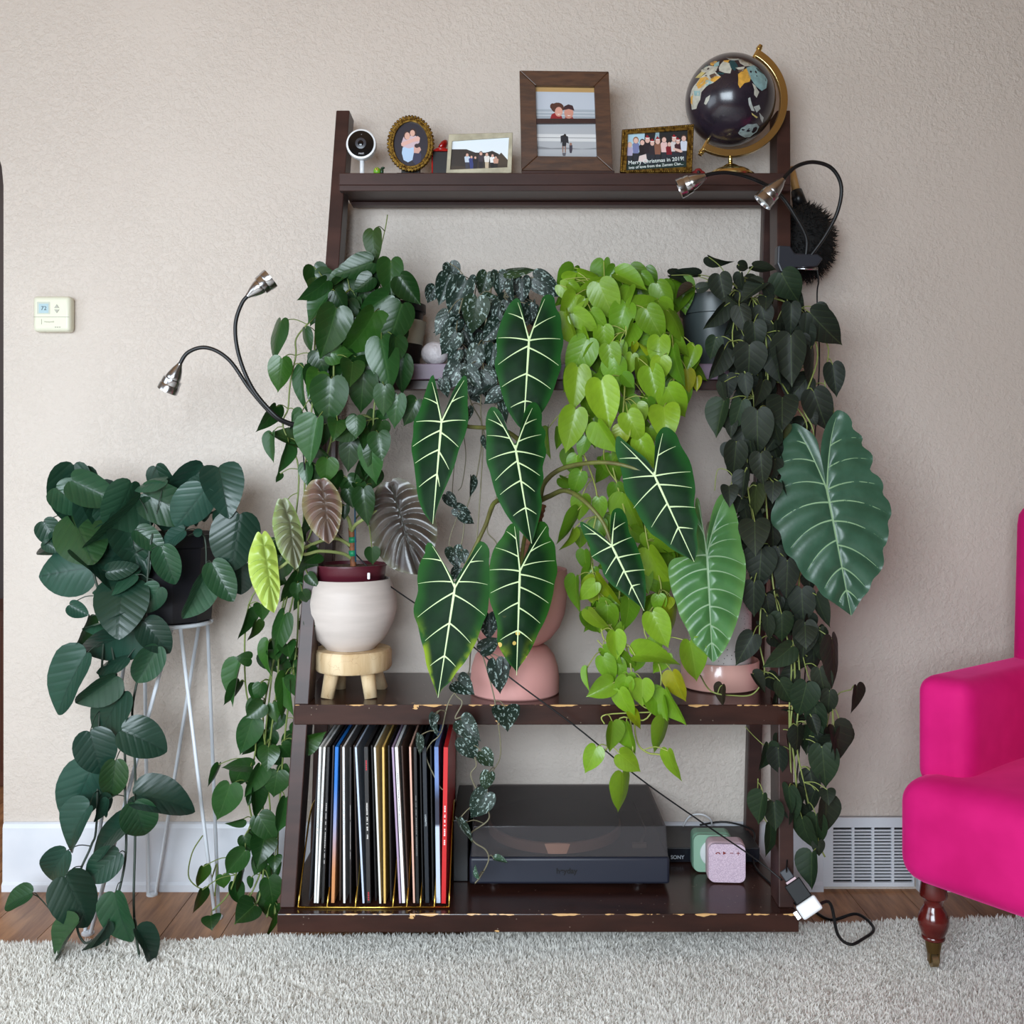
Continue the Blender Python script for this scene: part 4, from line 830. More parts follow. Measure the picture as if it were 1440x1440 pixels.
b = MB(); b.tube(smooth_path([(.44, 2.40, Z_BOT+.0365), (.50, 2.395, Z_BOT+.045), (.553, 2.35, Z_BOT+.04), (.535, 2.28, Z_BOT+.02), (.53, 2.22, Z_BOT+.004), (.55, 2.10, Z_BOT+.003), (.562, 2.04, Z_BOT+.006), (.578, 2.0, Z_BOT+.0)], 6), .0022, 8); b.build('black_cable', M_BLK, smooth=True, at=(.53, 2.22, Z_BOT), label='thin black cable running off the receiver over the bottom board edge', cat='cable')
# charger hanging from the corner of the bottom board
ad = thing('usb_charger', P(1128, 1255, 2.0), 'black adapter with white plug hanging at the corner of the bottom board', 'charger')
A_, B_ = P(1104, 1226, 2.02), P(1142, 1282, 1.985); axv = (B_-A_).normalized(); side = axv.cross(Vector((0, 1, 0))).normalized(); up = side.cross(axv).normalized()
def blk(name, t0_, t1_, w_, th2, m_, bev=.002, off=0):
    b = MB(); L = (B_-A_).length; c0_, c1_ = A_+axv*L*t0_+side*off, A_+axv*L*t1_+side*off
    q = lambda c: [c+side*w_+up*th2, c-side*w_+up*th2, c-side*w_-up*th2, c+side*w_-up*th2]
    b.hexa(q(c0_), q(c1_)).build(name, m_, ad, bevel=bev)
blk('usb_plug', -.06, .2, .010, .005, mat('usb_grey', (42, 44, 52), .5)); blk('usb_collar', .2, .25, .011, .006, MATS['dusty_pink_plastic'], .0005); blk('adapter', .25, .72, .0175, .011, mat('adapter_black', (14, 14, 16), .5, spec=.25)); blk('white_plug', .72, 1.06, .022, .016, M_WP, .004); blk('metal_prong', .8, .98, .004, .01, M_CHR, .0005, -.028)
b = MB(); rgz = .036
b.tube(smooth_path([B_+side*-.02, P(1165, 1268, 2.02), (P(1178, 0, 2.03).x, 2.03, .07), (P(1195, 0, 2.06).x, 2.06, rgz), (P(1215, 0, 2.065).x, 2.08, rgz), (P(1236, 0, 2.1).x, 2.13, rgz), (P(1205, 0, 2.2).x, 2.2, rgz), (P(1170, 0, 2.23).x, 2.24, .006), (P(1140, 0, 2.3).x, 2.3, .005)], 8), .0032, 8); b.build('cord', M_BLK, ad, smooth=True)

# ---------------------------------------------------------------- stool, pots
def bark_mat():
    m, nt, bs = nmat('pale_log'); co = objco(nt); n1 = noise(nt, co, 30, 5, (1, 1, .15)); n2 = noise(nt, co, 24, 3)
    c = mixc(nt, ramp(nt, n1, .35, .65), S(226, 202, 164), S(196, 164, 120)); crack = ramp(nt, mth(nt, 'ABSOLUTE', mth(nt, 'SUBTRACT', n2, .5)), .006, .0)
    nt.links.new(mixc(nt, mth(nt, 'MULTIPLY', crack, .5), c, S(150, 108, 70)), bs.inputs['Base Color']); bs.inputs['Roughness'].default_value = .6; return m
M_LOG = bark_mat()
SX, SD = P(496, 0, 2.19).x, 2.19
st = thing('log_stool', (SX, SD, Z_MID), 'small pale wooden log-slice stool on four peg legs under the white planter', 'stool')
zt = P(0, 921, 2.108).z
MB().lathe([(.06, zt-.043), (.079, zt-.0435), (.0825, zt-.038), (.0825, zt-.006), (.079, zt), (.03, zt)], center_at(SX, SD, 0), 44, 0, lambda a, z: 1+.012*math.sin(3*a)+.008*math.sin(7*a)).build('seat_slice', M_LOG, st, autos=True)
for sx in (-1, 1):
    for sy in (-1, 1):
        b = MB(); b.tube([(SX+sx*.046+(.01 if sy > 0 else 0), SD+sy*.05, Z_MID), (SX+sx*.036, SD+sy*.036, zt-.035)], [.0135, .0165], 14); b.build('leg', M_LOG, st, smooth=True)
m, nt, bs = nmat('white_stoneware'); co = objco(nt); n1 = noise(nt, co, 7, 4, (1, 1, 7)); nt.links.new(mixc(nt, ramp(nt, n1, .3, .7), S(208, 196, 188), S(196, 184, 176)), bs.inputs['Base Color']); bs.inputs['Roughness'].default_value = .55; bump(nt, bs, n1, .1, .002); M_STONE = m
PX_ = P(493, 0, SD).x; zr = P(0, 822, SD-.09).z+.004; z0 = zt+.0005; hh = zr-z0
pl = MB().lathe([(.02, 0), (.052, 0), (.055, .004), (.074, .022), (.09, hh*.35), (.0985, hh*.55), (.0985, hh*.68), (.094, hh*.85), (.0865, hh-.002), (.084, hh), (.081, hh-.002), (.088, hh*.8), (.09, hh*.5), (.05, .012), (.01, .01)], center_at(PX_, SD, z0), 56).build('round_planter', M_STONE, at=(PX_, SD, z0), autos=True, label='round cream white ceramic planter sitting on the little log stool', cat='planter')
# pink saucer under the speckled pot
WX, WD = P(1012, 0, 2.262).x, 2.262
M_PINKG = mat('glossy_pink_glaze', (226, 172, 160), .22, coat=.4)
MB().lathe([(.03, 0), (.08, 0), (.0845, .003), (.0855, .012), (.0855, .058), (.084, .0605), (.081, .0595), (.081, .008), (.02, .006)], center_at(WX, WD, Z_MID+.0005), 56).build('plant_saucer', M_PINKG, at=(WX, WD, Z_MID), autos=True, label='deep glossy pink saucer holding the speckled white pot', cat='saucer')
# crumpled white ornament on the upper board
q = P(612, 0, 2.235); b = MB(); b.ball((q.x, 2.235, Z_UP+.0262), (.031, .026, .026), 0, 24, 16); rng = random.Random(4)
M_BALL = mat('crinkled_silver_white', (206, 198, 200), .5, bmp=(60, .6, .01))
b.build('crinkled_bowl', M_BALL, smooth=True, at=(q.x, 2.235, Z_UP), label='crinkled white ball ornament beside the ribbed beige pot', cat='ornament')
# white hairpin stand
SA = Vector((-.762, 2.285, 0)); M_WM = mat('white_powder_coat', (222, 226, 232), .35)
sd = thing('plant_stand', SA, 'white wire hairpin plant stand on three splayed legs', 'plant stand')
ZS = .655; b = MB(); b.tube([(SA.x+.088*math.cos(2*math.pi*k/32), SA.y+.088*math.sin(2*math.pi*k/32), ZS-.004) for k in range(33)], .0045, 8); b.build('ring', M_WM, sd, smooth=True)
MB().lathe([(.02, ZS-.006), (.085, ZS-.006), (.085, ZS-.003), (.02, ZS-.003)], center_at(SA.x, SA.y, 0), 32).build('plate', M_WM, sd, autos=True)
for fx, fy, fz, a0, a1 in ((-.652, 2.262, .004, -58, 40), (-.838, 2.385, .004, 60, 150), (-.905, 2.185, .004, 190, 290)):
    f_ = Vector((fx, fy, fz)); A_ = [Vector((SA.x+.086*math.cos(math.radians(a)), SA.y+.086*math.sin(math.radians(a)), ZS-.006)) for a in (a0, a1)]
    s1 = (A_[1]-A_[0]).normalized()*.009
    b = MB(); b.tube([A_[0], f_-s1, f_+Vector((0, 0, -.0)), f_+s1, A_[1]], .0042, 8); b.build('hairpin_leg', M_WM, sd, smooth=True)
    MB().lathe([(.008, .0), (.013, .0), (.013, .004), (.008, .006)], center_at(fx, fy, .0), 16).build('foot_pad', M_WM, sd)
# dim wooden cabinet in the next room
cb = thing('hall_cabinet', (-1.62, 3.35, 0), 'dark brown cabinet in the dim room beyond the arch', 'cabinet'); M_CAB = wood_mat('hall_wood', (92, 50, 34), (70, 36, 26), .4, (3, 3, 1), 6)
MB().box((-1.9, 3.2, 0), (-1.3, 3.5, .55)).build('body', M_CAB, cb, bevel=.004)
for x in (-1.88, -1.59): MB().box((x, 3.185, .05), (x+.27, 3.2, .5)).build('door', M_CAB, cb, bevel=.003)
# ---------------------------------------------------------------- leaves: materials and meshes
def leaf_mat(name, base, vein, nv=6, vstr=.35, rough=.38, spots=None, transl=.12, quilt=.25, spec=.5):
    m, nt, bs = nmat(name); co = objco(nt); sp = nt.nodes.new('ShaderNodeSeparateXYZ'); nt.links.new(co, sp.inputs[0])
    oi = nt.nodes.new('ShaderNodeObjectInfo'); ax = mth(nt, 'ABSOLUTE', sp.outputs[0])
    t = mth(nt, 'MULTIPLY', mth(nt, 'SUBTRACT', sp.outputs[1], mth(nt, 'MULTIPLY', ax, .75)), float(nv))
    fr = mth(nt, 'ABSOLUTE', mth(nt, 'SUBTRACT', mth(nt, 'FRACT', t), .5))
    side = ramp(nt, fr, .07, .0); mid = ramp(nt, ax, .022, .006)
    vn = mth(nt, 'MAXIMUM', mid, mth(nt, 'MULTIPLY', side, .55))
    c = mixc(nt, 1.0, S(*base), oi.outputs['Color'], 'MULTIPLY')
    n1 = noise(nt, co, 3, 3); c = mixc(nt, mth(nt, 'MULTIPLY', ramp(nt, n1, .35, .7), .25), c, S(*[k*.7 for k in base]))
    if spots:
        ad = nd(nt, 'ShaderNodeVectorMath', operation='ADD'); cb = nt.nodes.new('ShaderNodeCombineXYZ'); nt.links.new(mth(nt, 'MULTIPLY', oi.outputs['Random'], 40.0), cb.inputs[0])
        nt.links.new(co, ad.inputs[0]); nt.links.new(cb.outputs[0], ad.inputs[1])
        n2 = noise(nt, ad.outputs[0], 9.5, 3, (1, .7, 1), .62); msk = mth(nt, 'MULTIPLY', ramp(nt, n2, .555, .595), ramp(nt, ax, .03, .07))
        msk = mth(nt, 'MULTIPLY', msk, ramp(nt, ax, .47, .40)); c = mixc(nt, mth(nt, 'MULTIPLY', msk, .85), c, S(*spots))
    c = mixc(nt, mth(nt, 'MULTIPLY', vn, vstr), c, S(*vein))
    nt.links.new(c, bs.inputs['Base Color']); bs.inputs['Roughness'].default_value = rough; bs.inputs['Specular IOR Level'].default_value = spec
    h = mth(nt, 'ADD', mth(nt, 'MULTIPLY', ramp(nt, fr, .0, .3), .5), mth(nt, 'MULTIPLY', ramp(nt, ax, .0, .06), .4)); bump(nt, bs, h, quilt, .12)
    if transl:
        tl = nt.nodes.new('ShaderNodeBsdfTranslucent'); nt.links.new(c, tl.inputs[0]); mx = nt.nodes.new('ShaderNodeMixShader'); mx.inputs[0].default_value = transl
        nt.links.new(bs.outputs[0], mx.inputs[1]); nt.links.new(tl.outputs[0], mx.inputs[2]); nt.links.new(mx.outputs[0], nt.nodes['Material Output'].inputs[0])
    return m
HEART = [(0, 0), (.07, -.065), (.16, -.095), (.27, -.085), (.375, -.03), (.45, .06), (.49, .17), (.495, .28), (.465, .41), (.405, .54), (.315, .665), (.205, .78), (.1, .87), (.035, .94), (0, 1.0)]
OVAL = [(0, 0), (.06, -.045), (.14, -.06), (.25, -.045), (.36, .015), (.44, .11), (.485, .22), (.5, .35), (.49, .48), (.45, .60), (.38, .72), (.29, .825), (.18, .915), (.075, .975), (0, 1.0)]
def leaf_mesh(name, outline, m, cup, curl, wave, seed, asym=0, M=4):
    rng = random.Random(seed); ph = rng.uniform(0, 6); vs = []; fs = []; n = len(outline)
    def zf(x, y):
        ax = abs(x)*2
        return cup*(ax**1.4)*.5-curl*max(0, y)**2+wave*math.sin(y*9+ph+(2 if x > 0 else 0))*ax*ax
    idx = {}
    for sgn in (1, -1):
        for i, (ox, oy) in enumerate(outline):
            ry = max(0.0, min(1.0, oy if oy > 0 else 0)); ry = ry if i else 0
            for k in range(M+1):
                t = k/M
                if k == 0 and sgn == -1: idx[(sgn, i, k)] = idx[(1, i, 0)]; continue
                x = sgn*ox*t*(1+asym*sgn); y = ry*.97*(1-t)+oy*t if i not in (0, n-1) else oy
                idx[(sgn, i, k)] = len(vs); vs.append((x, y, zf(x, y)))
        for i in range(n-1):
            for k in range(M):
                q = [idx[(sgn, i, k)], idx[(sgn, i, k+1)], idx[(sgn, i+1, k+1)], idx[(sgn, i+1, k)]]
                fs.append(q if sgn > 0 else q[::-1])
    me = bpy.data.meshes.new(name); me.from_pydata(vs, [], fs); b = bmesh.new(); b.from_mesh(me); bmesh.ops.remove_doubles(b, verts=b.verts, dist=1e-5); bmesh.ops.dissolve_degenerate(b, edges=b.edges, dist=1e-6)
    for f in b.faces:
        if f.normal.z < 0: f.normal_flip()
    b.to_mesh(me); b.free(); me.polygons.foreach_set('use_smooth', [True]*len(me.polygons)); me.materials.append(m); return me
def leaf_set(name, outline, m, cup=.25, curl=.12, wave=.015):
    return [leaf_mesh(name, outline, m, cup*a, curl*b_, wave, i, c) for i, (a, b_, c) in enumerate(((1, 1, 0), (1.6, .5, .05), (.5, 1.8, -.05), (-.6, 1.2, .04), (1.2, 2.4, 0)))]
CAMP = Vector((0, 0, HC))
class Plant:
    def __init__(s, root, meshes, depth, ratio=.78, seed=1): s.root = root; s.meshes = meshes; s.depth = depth; s.ratio = ratio; s.rng = random.Random(seed); s.anchor = []; s.vines = []; s.col = {}; s.k = 1.1
    def vine(s, pts, r=.0018, jit=.0, n=6):
        """pts: (x, y) or (x, y, depth) in pixels"""
        w = []
        for q in pts:
            d = q[2] if len(q) > 2 else s.depth(q[0], q[1])+.012+s.rng.uniform(-jit, jit)
            w.append(P(q[0], q[1], d))
        path = smooth_path(w, n); mb = MB(); mb.tube(path, r, 6); k = len(s.vines); s.vines.append(mb)
        for p in path[::2]: s.anchor.append((p, k))
    def leaf(s, bx, by, tx, ty, w, tint=(1, 1, 1), doff=0, pet=True, name='leaf'):
        rng = s.rng; mx_, my_ = (bx+tx)/2, (by+ty)/2
        bx, by, tx, ty, w = mx_+(bx-mx_)*s.k, my_+(by-my_)*s.k, mx_+(tx-mx_)*s.k, my_+(ty-my_)*s.k, w*s.k*1.03
        d = s.depth(mx_, my_)+doff+rng.uniform(-.018, .018)-.0004*min(w, 60)
        L2 = math.hypot(tx-bx, ty-by); wr = w; dd = rng.uniform(-.012, .012); roll = rng.uniform(-.22, .22)
        if w < s.ratio*.8*L2:
            wr = min(s.ratio*.95*L2, w/math.cos(math.radians(62))); roll = math.acos(min(1, w/wr))*rng.choice((-1, 1))
        elif w > s.ratio*1.25*L2:
            Lr = w/s.ratio; dd = -px(math.sqrt(max(0, min(Lr, L2*1.9)**2-L2*L2)), d)*.8
        B = P(bx, by, d); T = P(tx, ty, d+dd); Y = T-B; L = Y.length; Yn = Y.normalized(); v = (CAMP-(B+T)/2).normalized()
        N = (v-Yn*v.dot(Yn)).normalized(); N = Quaternion(Yn, roll) @ N; X = Yn.cross(N).normalized()
        sx = px(wr, d); o = bpy.data.objects.new(name, s.meshes[rng.randrange(len(s.meshes))]); COL.objects.link(o); o.parent = s.root
        zs = (sx+L)/2
        M = Matrix((X*sx, Yn*L, N*zs)).transposed().to_4x4(); M.translation = B-org(s.root); o.matrix_local = M
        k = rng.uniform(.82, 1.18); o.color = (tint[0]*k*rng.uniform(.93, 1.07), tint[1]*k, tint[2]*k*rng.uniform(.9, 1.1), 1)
        if pet and s.anchor:
            # petiole joins the nearest vine point that lies at or above the leaf base
            best = min(s.anchor, key=lambda a: (a[0]-B).length+(.03 if a[0].z < B.z-.01 else 0))
            if (best[0]-B).length < .2:
                A = best[0]; m1 = A.lerp(B, .5)+Vector((0, .0, .003+.07*(A-B).length)); Bt = B-Yn*.0
                s.vines[best[1]].tube(smooth_path([A, m1, Bt+Yn*L*.02], 4), .0011, 5, cap=False)
        return o
    def leaves(s, conv, rows, tint=(1, 1, 1), doff=0):
        ox, oy, sc_ = conv
        for r in rows:
            t = s.col.get(r[5], tint) if len(r) > 5 else tint
            s.leaf(ox+r[0]/sc_, oy+r[1]/sc_, ox+r[2]/sc_, oy+r[3]/sc_, r[4]/sc_, t, doff)
    def fill(s, poly, n, size, doff, tint=(1, 1, 1), down=True):
        xs = [p[0] for p in poly]; ys = [p[1] for p in poly]; k = 0
        def inside(x, y):
            c = False
            for i in range(len(poly)):
                (x1, y1), (x2, y2) = poly[i], poly[i-1]
                if (y1 > y) != (y2 > y) and x < (x2-x1)*(y-y1)/(y2-y1)+x1: c = not c
            return c
        while k < n:
            x, y = s.rng.uniform(min(xs), max(xs)), s.rng.uniform(min(ys), max(ys))
            if not inside(x, y): continue
            k += 1; a = s.rng.gauss(math.pi/2, .6); l = size*s.rng.uniform(.75, 1.25)
            s.leaf(x-math.cos(a)*l/2, y-math.sin(a)*l/2, x+math.cos(a)*l/2, y+math.sin(a)*l/2, l*s.ratio*s.rng.uniform(.6, 1), tint, doff)
    def finish(s, m):
        for mb in s.vines: mb.build('vine', m, s.root, smooth=True, fix=False)
def bulge(x, xc, hw): 
    u = (x-xc)/hw; return math.sqrt(max(0, 1-u*u))
def lerp_tab(y, tab):
    if y <= tab[0][0]: return tab[0][1]
    for (a, va), (b_, vb_) in zip(tab[:-1], tab[1:]):
        if y <= b_: return va+(vb_-va)*(y-a)/(b_-a)
    return tab[-1][1]
Z3 = (340, 300, 3.79); Z4 = (560, 350, 4.115); Z5 = (760, 350, 4.115); Z6 = (940, 340, 4.0); Z7 = (20, 640, 3.789); Z8 = (20, 960, 3.273)
Z9 = (320, 640, 3.79); Z10 = (560, 680, 4.235); Z11 = (780, 620, 2.88); Z12 = (1000, 560, 4.235); Z13 = (1000, 840, 2.879); Z6B = (380, 960, 3.89); ZR = (600, 1130, 9.0)
M_SOIL = mat('potting_soil', (46, 34, 28), .95, vary=(140, (120, 88, 62)), bmp=(120, .8, .01))
def pot(name, m, prof, x, y, z, parent, soil=None, n=40):
    MB().lathe(prof, center_at(x, y, z), n).build(name, m, parent, autos=True)
    if soil: MB().lathe([(soil[0]*.2, soil[1]-.002), (soil[0], soil[1]-.002), (soil[0], soil[1]), (soil[0]*.2, soil[1]+.002)], center_at(x, y, z), 28).build('soil', M_SOIL, parent, autos=True)
def cup_prof(r0, r1, h, t=.003, rim=.0, rimh=.0):
    p = [(r0*.3, 0), (r0, 0)]
    if rim: p += [(r1-.001, h-rimh), (r1+rim, h-rimh), (r1+rim, h)]
    else: p += [(r1, h)]
    return p+[(r1-t, h), (r1-t-.002, h*.5), (r0-t, t), (r0*.3, t)]

# ---------------------------------------------------------------- A: plant on the hairpin stand
A_root = thing('trailing_scindapsus', SA+Vector((0, 0, ZS)), 'trailing plant with large silvery blue-green leaves in a black pot on the hairpin stand', 'potted plant')
M_BP = mat('black_nursery_plastic', (26, 24, 30), .35)
MB().lathe([(.03, 0), (.082, 0), (.086, .004), (.1, .165), (.106, .166), (.108, .195), (.104, .195), (.098, .165), (.08, .006), (.03, .005)], center_at(SA.x+.005, SA.y, ZS), 10).build('pot', M_BP, A_root, bevel=.002)
MB().lathe([(.02, .17), (.097, .17), (.097, .172), (.02, .175)], center_at(SA.x+.005, SA.y, ZS), 24).build('soil', M_SOIL, A_root)
def dA(x, y): 
    if y < 905: return 2.275-.13*bulge(x, 205, 175) if x < 335 else 2.24
    return lerp_tab(y, [(905, 2.165), (1150, 2.13), (1345, 2.045)])
MA = leaf_mat('scindapsus_leaf', (36, 69, 55), (20, 40, 33), 6, .4, .36, None, .06, .1)
PA = Plant(A_root, leaf_set('scindapsus_leaf', OVAL, MA, .35, .18, .02), dA, .8, 11)
PA.col = {'o': (1.5, 1.25, .55), 'l': (1.9, 1.65, 1.35), 'd': (.7, .7, .68), 'm': (1.2, 1.15, .95), 'g': (1.05, 1.12, .7)}
PA.vine([(235, 770, 2.2), (180, 740, 2.16), (130, 780, 2.14), (150, 870, 2.15), (165, 960), (175, 1050), (176, 1120), (177, 1200), (166, 1260), (150, 1330, 2.06)], .0026)
PA.vine([(240, 770, 2.2), (215, 750, 2.14), (205, 850, 2.14), (198, 930), (186, 1000), (190, 1080), (190, 1180), (188, 1270), (192, 1320), (197, 1348, 2.035)], .0026)
PA.vine([(240, 770, 2.22), (160, 830, 2.15), (140, 1000), (136, 1155), (128, 1190), (110, 1235), (108, 1300), (118, 1325), (130, 1322)], .0024)
PA.vine([(245, 765, 2.24), (275, 730, 2.2), (320, 720, 2.22), (345, 750, 2.24)], .0026)
PA.vine([(245, 765, 2.24), (285, 750, 2.17), (290, 810, 2.17)], .002)
PA.vine([(245, 765, 2.24), (200, 720, 2.2), (130, 710, 2.2), (90, 760, 2.2)], .0026)
PA.vine([(75, 1285, 2.25), (55, 1262, 2.28), (43, 1257, 2.3)], .0014)
PA.leaves(Z7, [(230, 180, 380, 300, 170, 'm'), (600, 150, 510, 150, 50), (800, 130, 640, 160, 60, 'm'), (1030, 140, 890, 170, 60), (160, 360, 240, 480, 120), (210, 410, 280, 475, 80), (165, 460, 240, 510, 70), (320, 140, 545, 245, 165, 'g'), (1010, 190, 865, 388, 190), (700, 210, 970, 335, 200, 'g'), (620, 160, 530, 395, 150, 'm'), (660, 240, 415, 535, 165, 'm'), (320, 330, 400, 528, 250, 'o'), (1090, 75, 1140, 266, 200), (660, 405, 792, 503, 110, 'g'), (900, 405, 770, 475, 85), (790, 500, 850, 682, 130, 'g'),
                  (1200, 330, 1160, 612, 235, 'd'), (1210, 590, 1210, 740, 120, 'd'), (1090, 300, 1120, 410, 80, 'd'), (1060, 585, 1160, 768, 140, 'g'), (1010, 650, 915, 868, 130, 'l'), (400, 600, 108, 640, 255), (340, 510, 602, 655, 150), (640, 640, 408, 692, 90, 'm'), (630, 830, 378, 945, 120, 'l'), (575, 690, 548, 918, 250, 'd'), (770, 710, 655, 845, 130, 'm'), (300, 800, 390, 850, 80), (400, 865, 350, 1030, 60, 'o'), (600, 1080, 430, 1130, 80, 'd'), (655, 915, 378, 1085, 195), (700, 895, 815, 1045, 150, 'd'), (760, 1030, 655, 1212, 140, 'm'), (375, 1070, 192, 1364, 180), (530, 1185, 340, 1328, 140, 'm'), (500, 1140, 480, 1205, 70, 'm'), (960, 420, 1000, 400, 40), (500, 620, 640, 600, 90, 'd'), (440, 470, 420, 560, 110)])
PA.leaves(Z8, [(500, 50, 335, 272, 170, 'd'), (350, 235, 400, 422, 170, 'd'), (505, 225, 692, 303, 165, 'd'), (355, 395, 235, 662, 200), (340, 575, 192, 762, 130), (465, 368, 445, 542, 112, 'o'), (565, 520, 808, 535, 150, 'd'), (555, 560, 605, 720, 150, 'g'), (515, 648, 312, 788, 110), (235, 780, 125, 930, 125), (475, 790, 330, 912, 130), (240, 905, 345, 1122, 190, 'd'), (465, 980, 512, 1202, 125, 'g'), (570, 1140, 672, 1270, 85, 'd'), (292, 1108, 180, 1277, 75, 'o'), (425, 1110, 320, 1237, 34, 'd'), (400, 520, 380, 640, 60, 'd'), (430, 540, 410, 620, 40, 'd')])
for a in ((43, 1257, 3, 1273, 26),): PA.leaf(*a, tint=(1.7, 1.6, .9), doff=.17)
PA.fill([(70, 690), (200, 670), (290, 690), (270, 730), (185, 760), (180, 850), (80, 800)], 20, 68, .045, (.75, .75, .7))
PA.finish(mat('dark_green_vine', (44, 58, 46), .5))

# ---------------------------------------------------------------- B: heart-leaf philodendron over the left rail
q = P(545, 0, 2.295); B_root = thing('heartleaf_philodendron', (q.x, 2.295, Z_UP), 'long trailing plant with mid green heart leaves falling from the ribbed beige pot', 'potted plant')
rib = [(.02, 0), (.066, 0)]+[(.070+.016*k/14+(.0016 if k % 2 else 0), .006+k*.0066) for k in range(15)]+[(.088, .102), (.085, .102), (.066, .01), (.02, .008)]
m, nt, bs = nmat('two_tone_ribbed'); sp = nt.nodes.new('ShaderNodeSeparateXYZ'); nt.links.new(objco(nt), sp.inputs[0]); nt.links.new(mixc(nt, mth(nt, 'GREATER_THAN', sp.outputs[2], .05), S(40, 32, 30), S(206, 198, 176)), bs.inputs['Base Color']); bs.inputs['Roughness'].default_value = .55
pot('ribbed_pot', m, rib, q.x, 2.295, Z_UP, B_root); pot('inner_pot', M_BP, [(.03, .06), (.074, .06), (.08, .122), (.086, .123), (.086, .14), (.081, .14), (.074, .08), (.03, .08)], q.x, 2.295, Z_UP, B_root, (.077, .118))
def dB(x, y):
    if y < 640 and x > 425: return lerp_tab(y, [(300, 2.29), (400, 2.24), (470, 2.19), (640, 2.17)])-.09*bulge(x, 500, 115)
    if x > 425: return 2.13
    return lerp_tab(y, [(440, 2.17), (700, 2.15), (1000, 2.15), (1240, 2.2), (1310, 2.15)])
MBm = leaf_mat('heartleaf_leaf', (34, 70, 28), (86, 124, 64), 5, .2, .32, None, .1, .045)
PB = Plant(B_root, leaf_set('heart_leaf', HEART, MBm, .3, .2, .015), dB, .8, 21)
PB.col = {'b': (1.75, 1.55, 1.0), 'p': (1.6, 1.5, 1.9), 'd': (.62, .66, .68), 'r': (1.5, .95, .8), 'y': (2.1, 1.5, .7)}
cx0 = (545, 425, 2.29)
PB.vine([cx0, (520, 400, 2.22), (480, 420, 2.14), (470, 500), (468, 600), (455, 660), (440, 740), (415, 800), (395, 880), (390, 960), (380, 1040), (370, 1120), (372, 1200), (365, 1260), (350, 1285)], .0022)
PB.vine([cx0, (500, 410, 2.2), (450, 430, 2.15), (440, 560), (430, 650), (425, 760), (410, 850), (385, 930), (370, 1010), (375, 1090), (345, 1180), (325, 1250), (300, 1280)], .002)
PB.vine([cx0, (540, 420, 2.18), (535, 500), (525, 590), (530, 640), (520, 700, 2.18), (500, 730, 2.22)], .002)
PB.vine([cx0, (470, 430, 2.16), (420, 470), (416, 500), (408, 540), (405, 575), (398, 600), (420, 660), (410, 760), (390, 800), (350, 850), (345, 960), (360, 1040), (350, 1130), (380, 1220), (388, 1290)], .0018)
PB.vine([cx0, (525, 375, 2.28), (532, 360, 2.28), (541, 325, 2.27), (545, 302, 2.27)], .0013)
PB.vine([(420, 820), (418, 900), (410, 960), (400, 1040), (392, 1150), (388, 1240), (375, 1290)], .0022)
PB.vine([(400, 840), (388, 900), (380, 970), (372, 1060), (380, 1150), (365, 1230), (330, 1300)], .002)
PB.vine([(285, 1175, 2.32), (270, 1200, 2.32), (266, 1235, 2.33), (290, 1250, 2.3), (305, 1215, 2.25), (302, 1260, 2.24)], .0016)
PB.leaves(Z3, [(690, 345, 600, 420, 95, 'd'), (500, 420, 560, 520, 90, 'd'), (600, 560, 560, 660, 100), (400, 740, 440, 850, 110, 'd'), (820, 670, 825, 830, 90, 'd'), (850, 770, 830, 960, 110, 'd'), (340, 620, 350, 740, 50), (685, 265, 500, 335, 125), (550, 335, 440, 400, 60), (445, 365, 328, 485, 90), (465, 430, 345, 575, 85), (795, 262, 795, 455, 130), (850, 345, 948, 485, 125, 'd'), (775, 440, 618, 552, 120), (590, 800, 580, 912, 120), (650, 860, 630, 1062, 150, 'd'), (500, 520, 440, 768, 178), (850, 495, 788, 706, 172), (700, 540, 578, 798, 172, 'b'), (460, 745, 576, 752, 112, 'b'), (745, 685, 800, 938, 165, 'p'), (410, 850, 368, 950, 110, 'b'), (475, 895, 455, 1128, 188), (760, 928, 750, 1078, 105), (830, 978, 808, 1142, 105, 'p'), (930, 1000, 870, 1124, 112, 'd'), (700, 100, 690, 256, 92, 'r'),
                  (205, 582, 138, 772, 72), (212, 782, 195, 948, 118, 'b'), (180, 1035, 113, 1182, 78), (288, 1062, 265, 1168, 55), (300, 1232, 150, 1160, 85, 'd'), (160, 1178, 148, 1322, 60, 'p'), (248, 1238, 215, 1392, 65, 'p'), (610, 1088, 610, 1192, 98), (510, 1108, 500, 1172, 100), (590, 1160, 490, 1212, 62), (580, 1215, 560, 1374, 112, 'd'), (730, 1178, 745, 1312, 115), (690, 1232, 680, 1434, 125, 'p'), (400, 1105, 350, 1338, 138, 'p'), (455, 1316, 450, 1442, 112, 'b'), (340, 1340, 350, 1445, 72, 'p'), (205, 1390, 190, 1440, 32), (330, 830, 285, 1052, 50, 'p'), (322, 1058, 308, 1202, 46, 'p')])
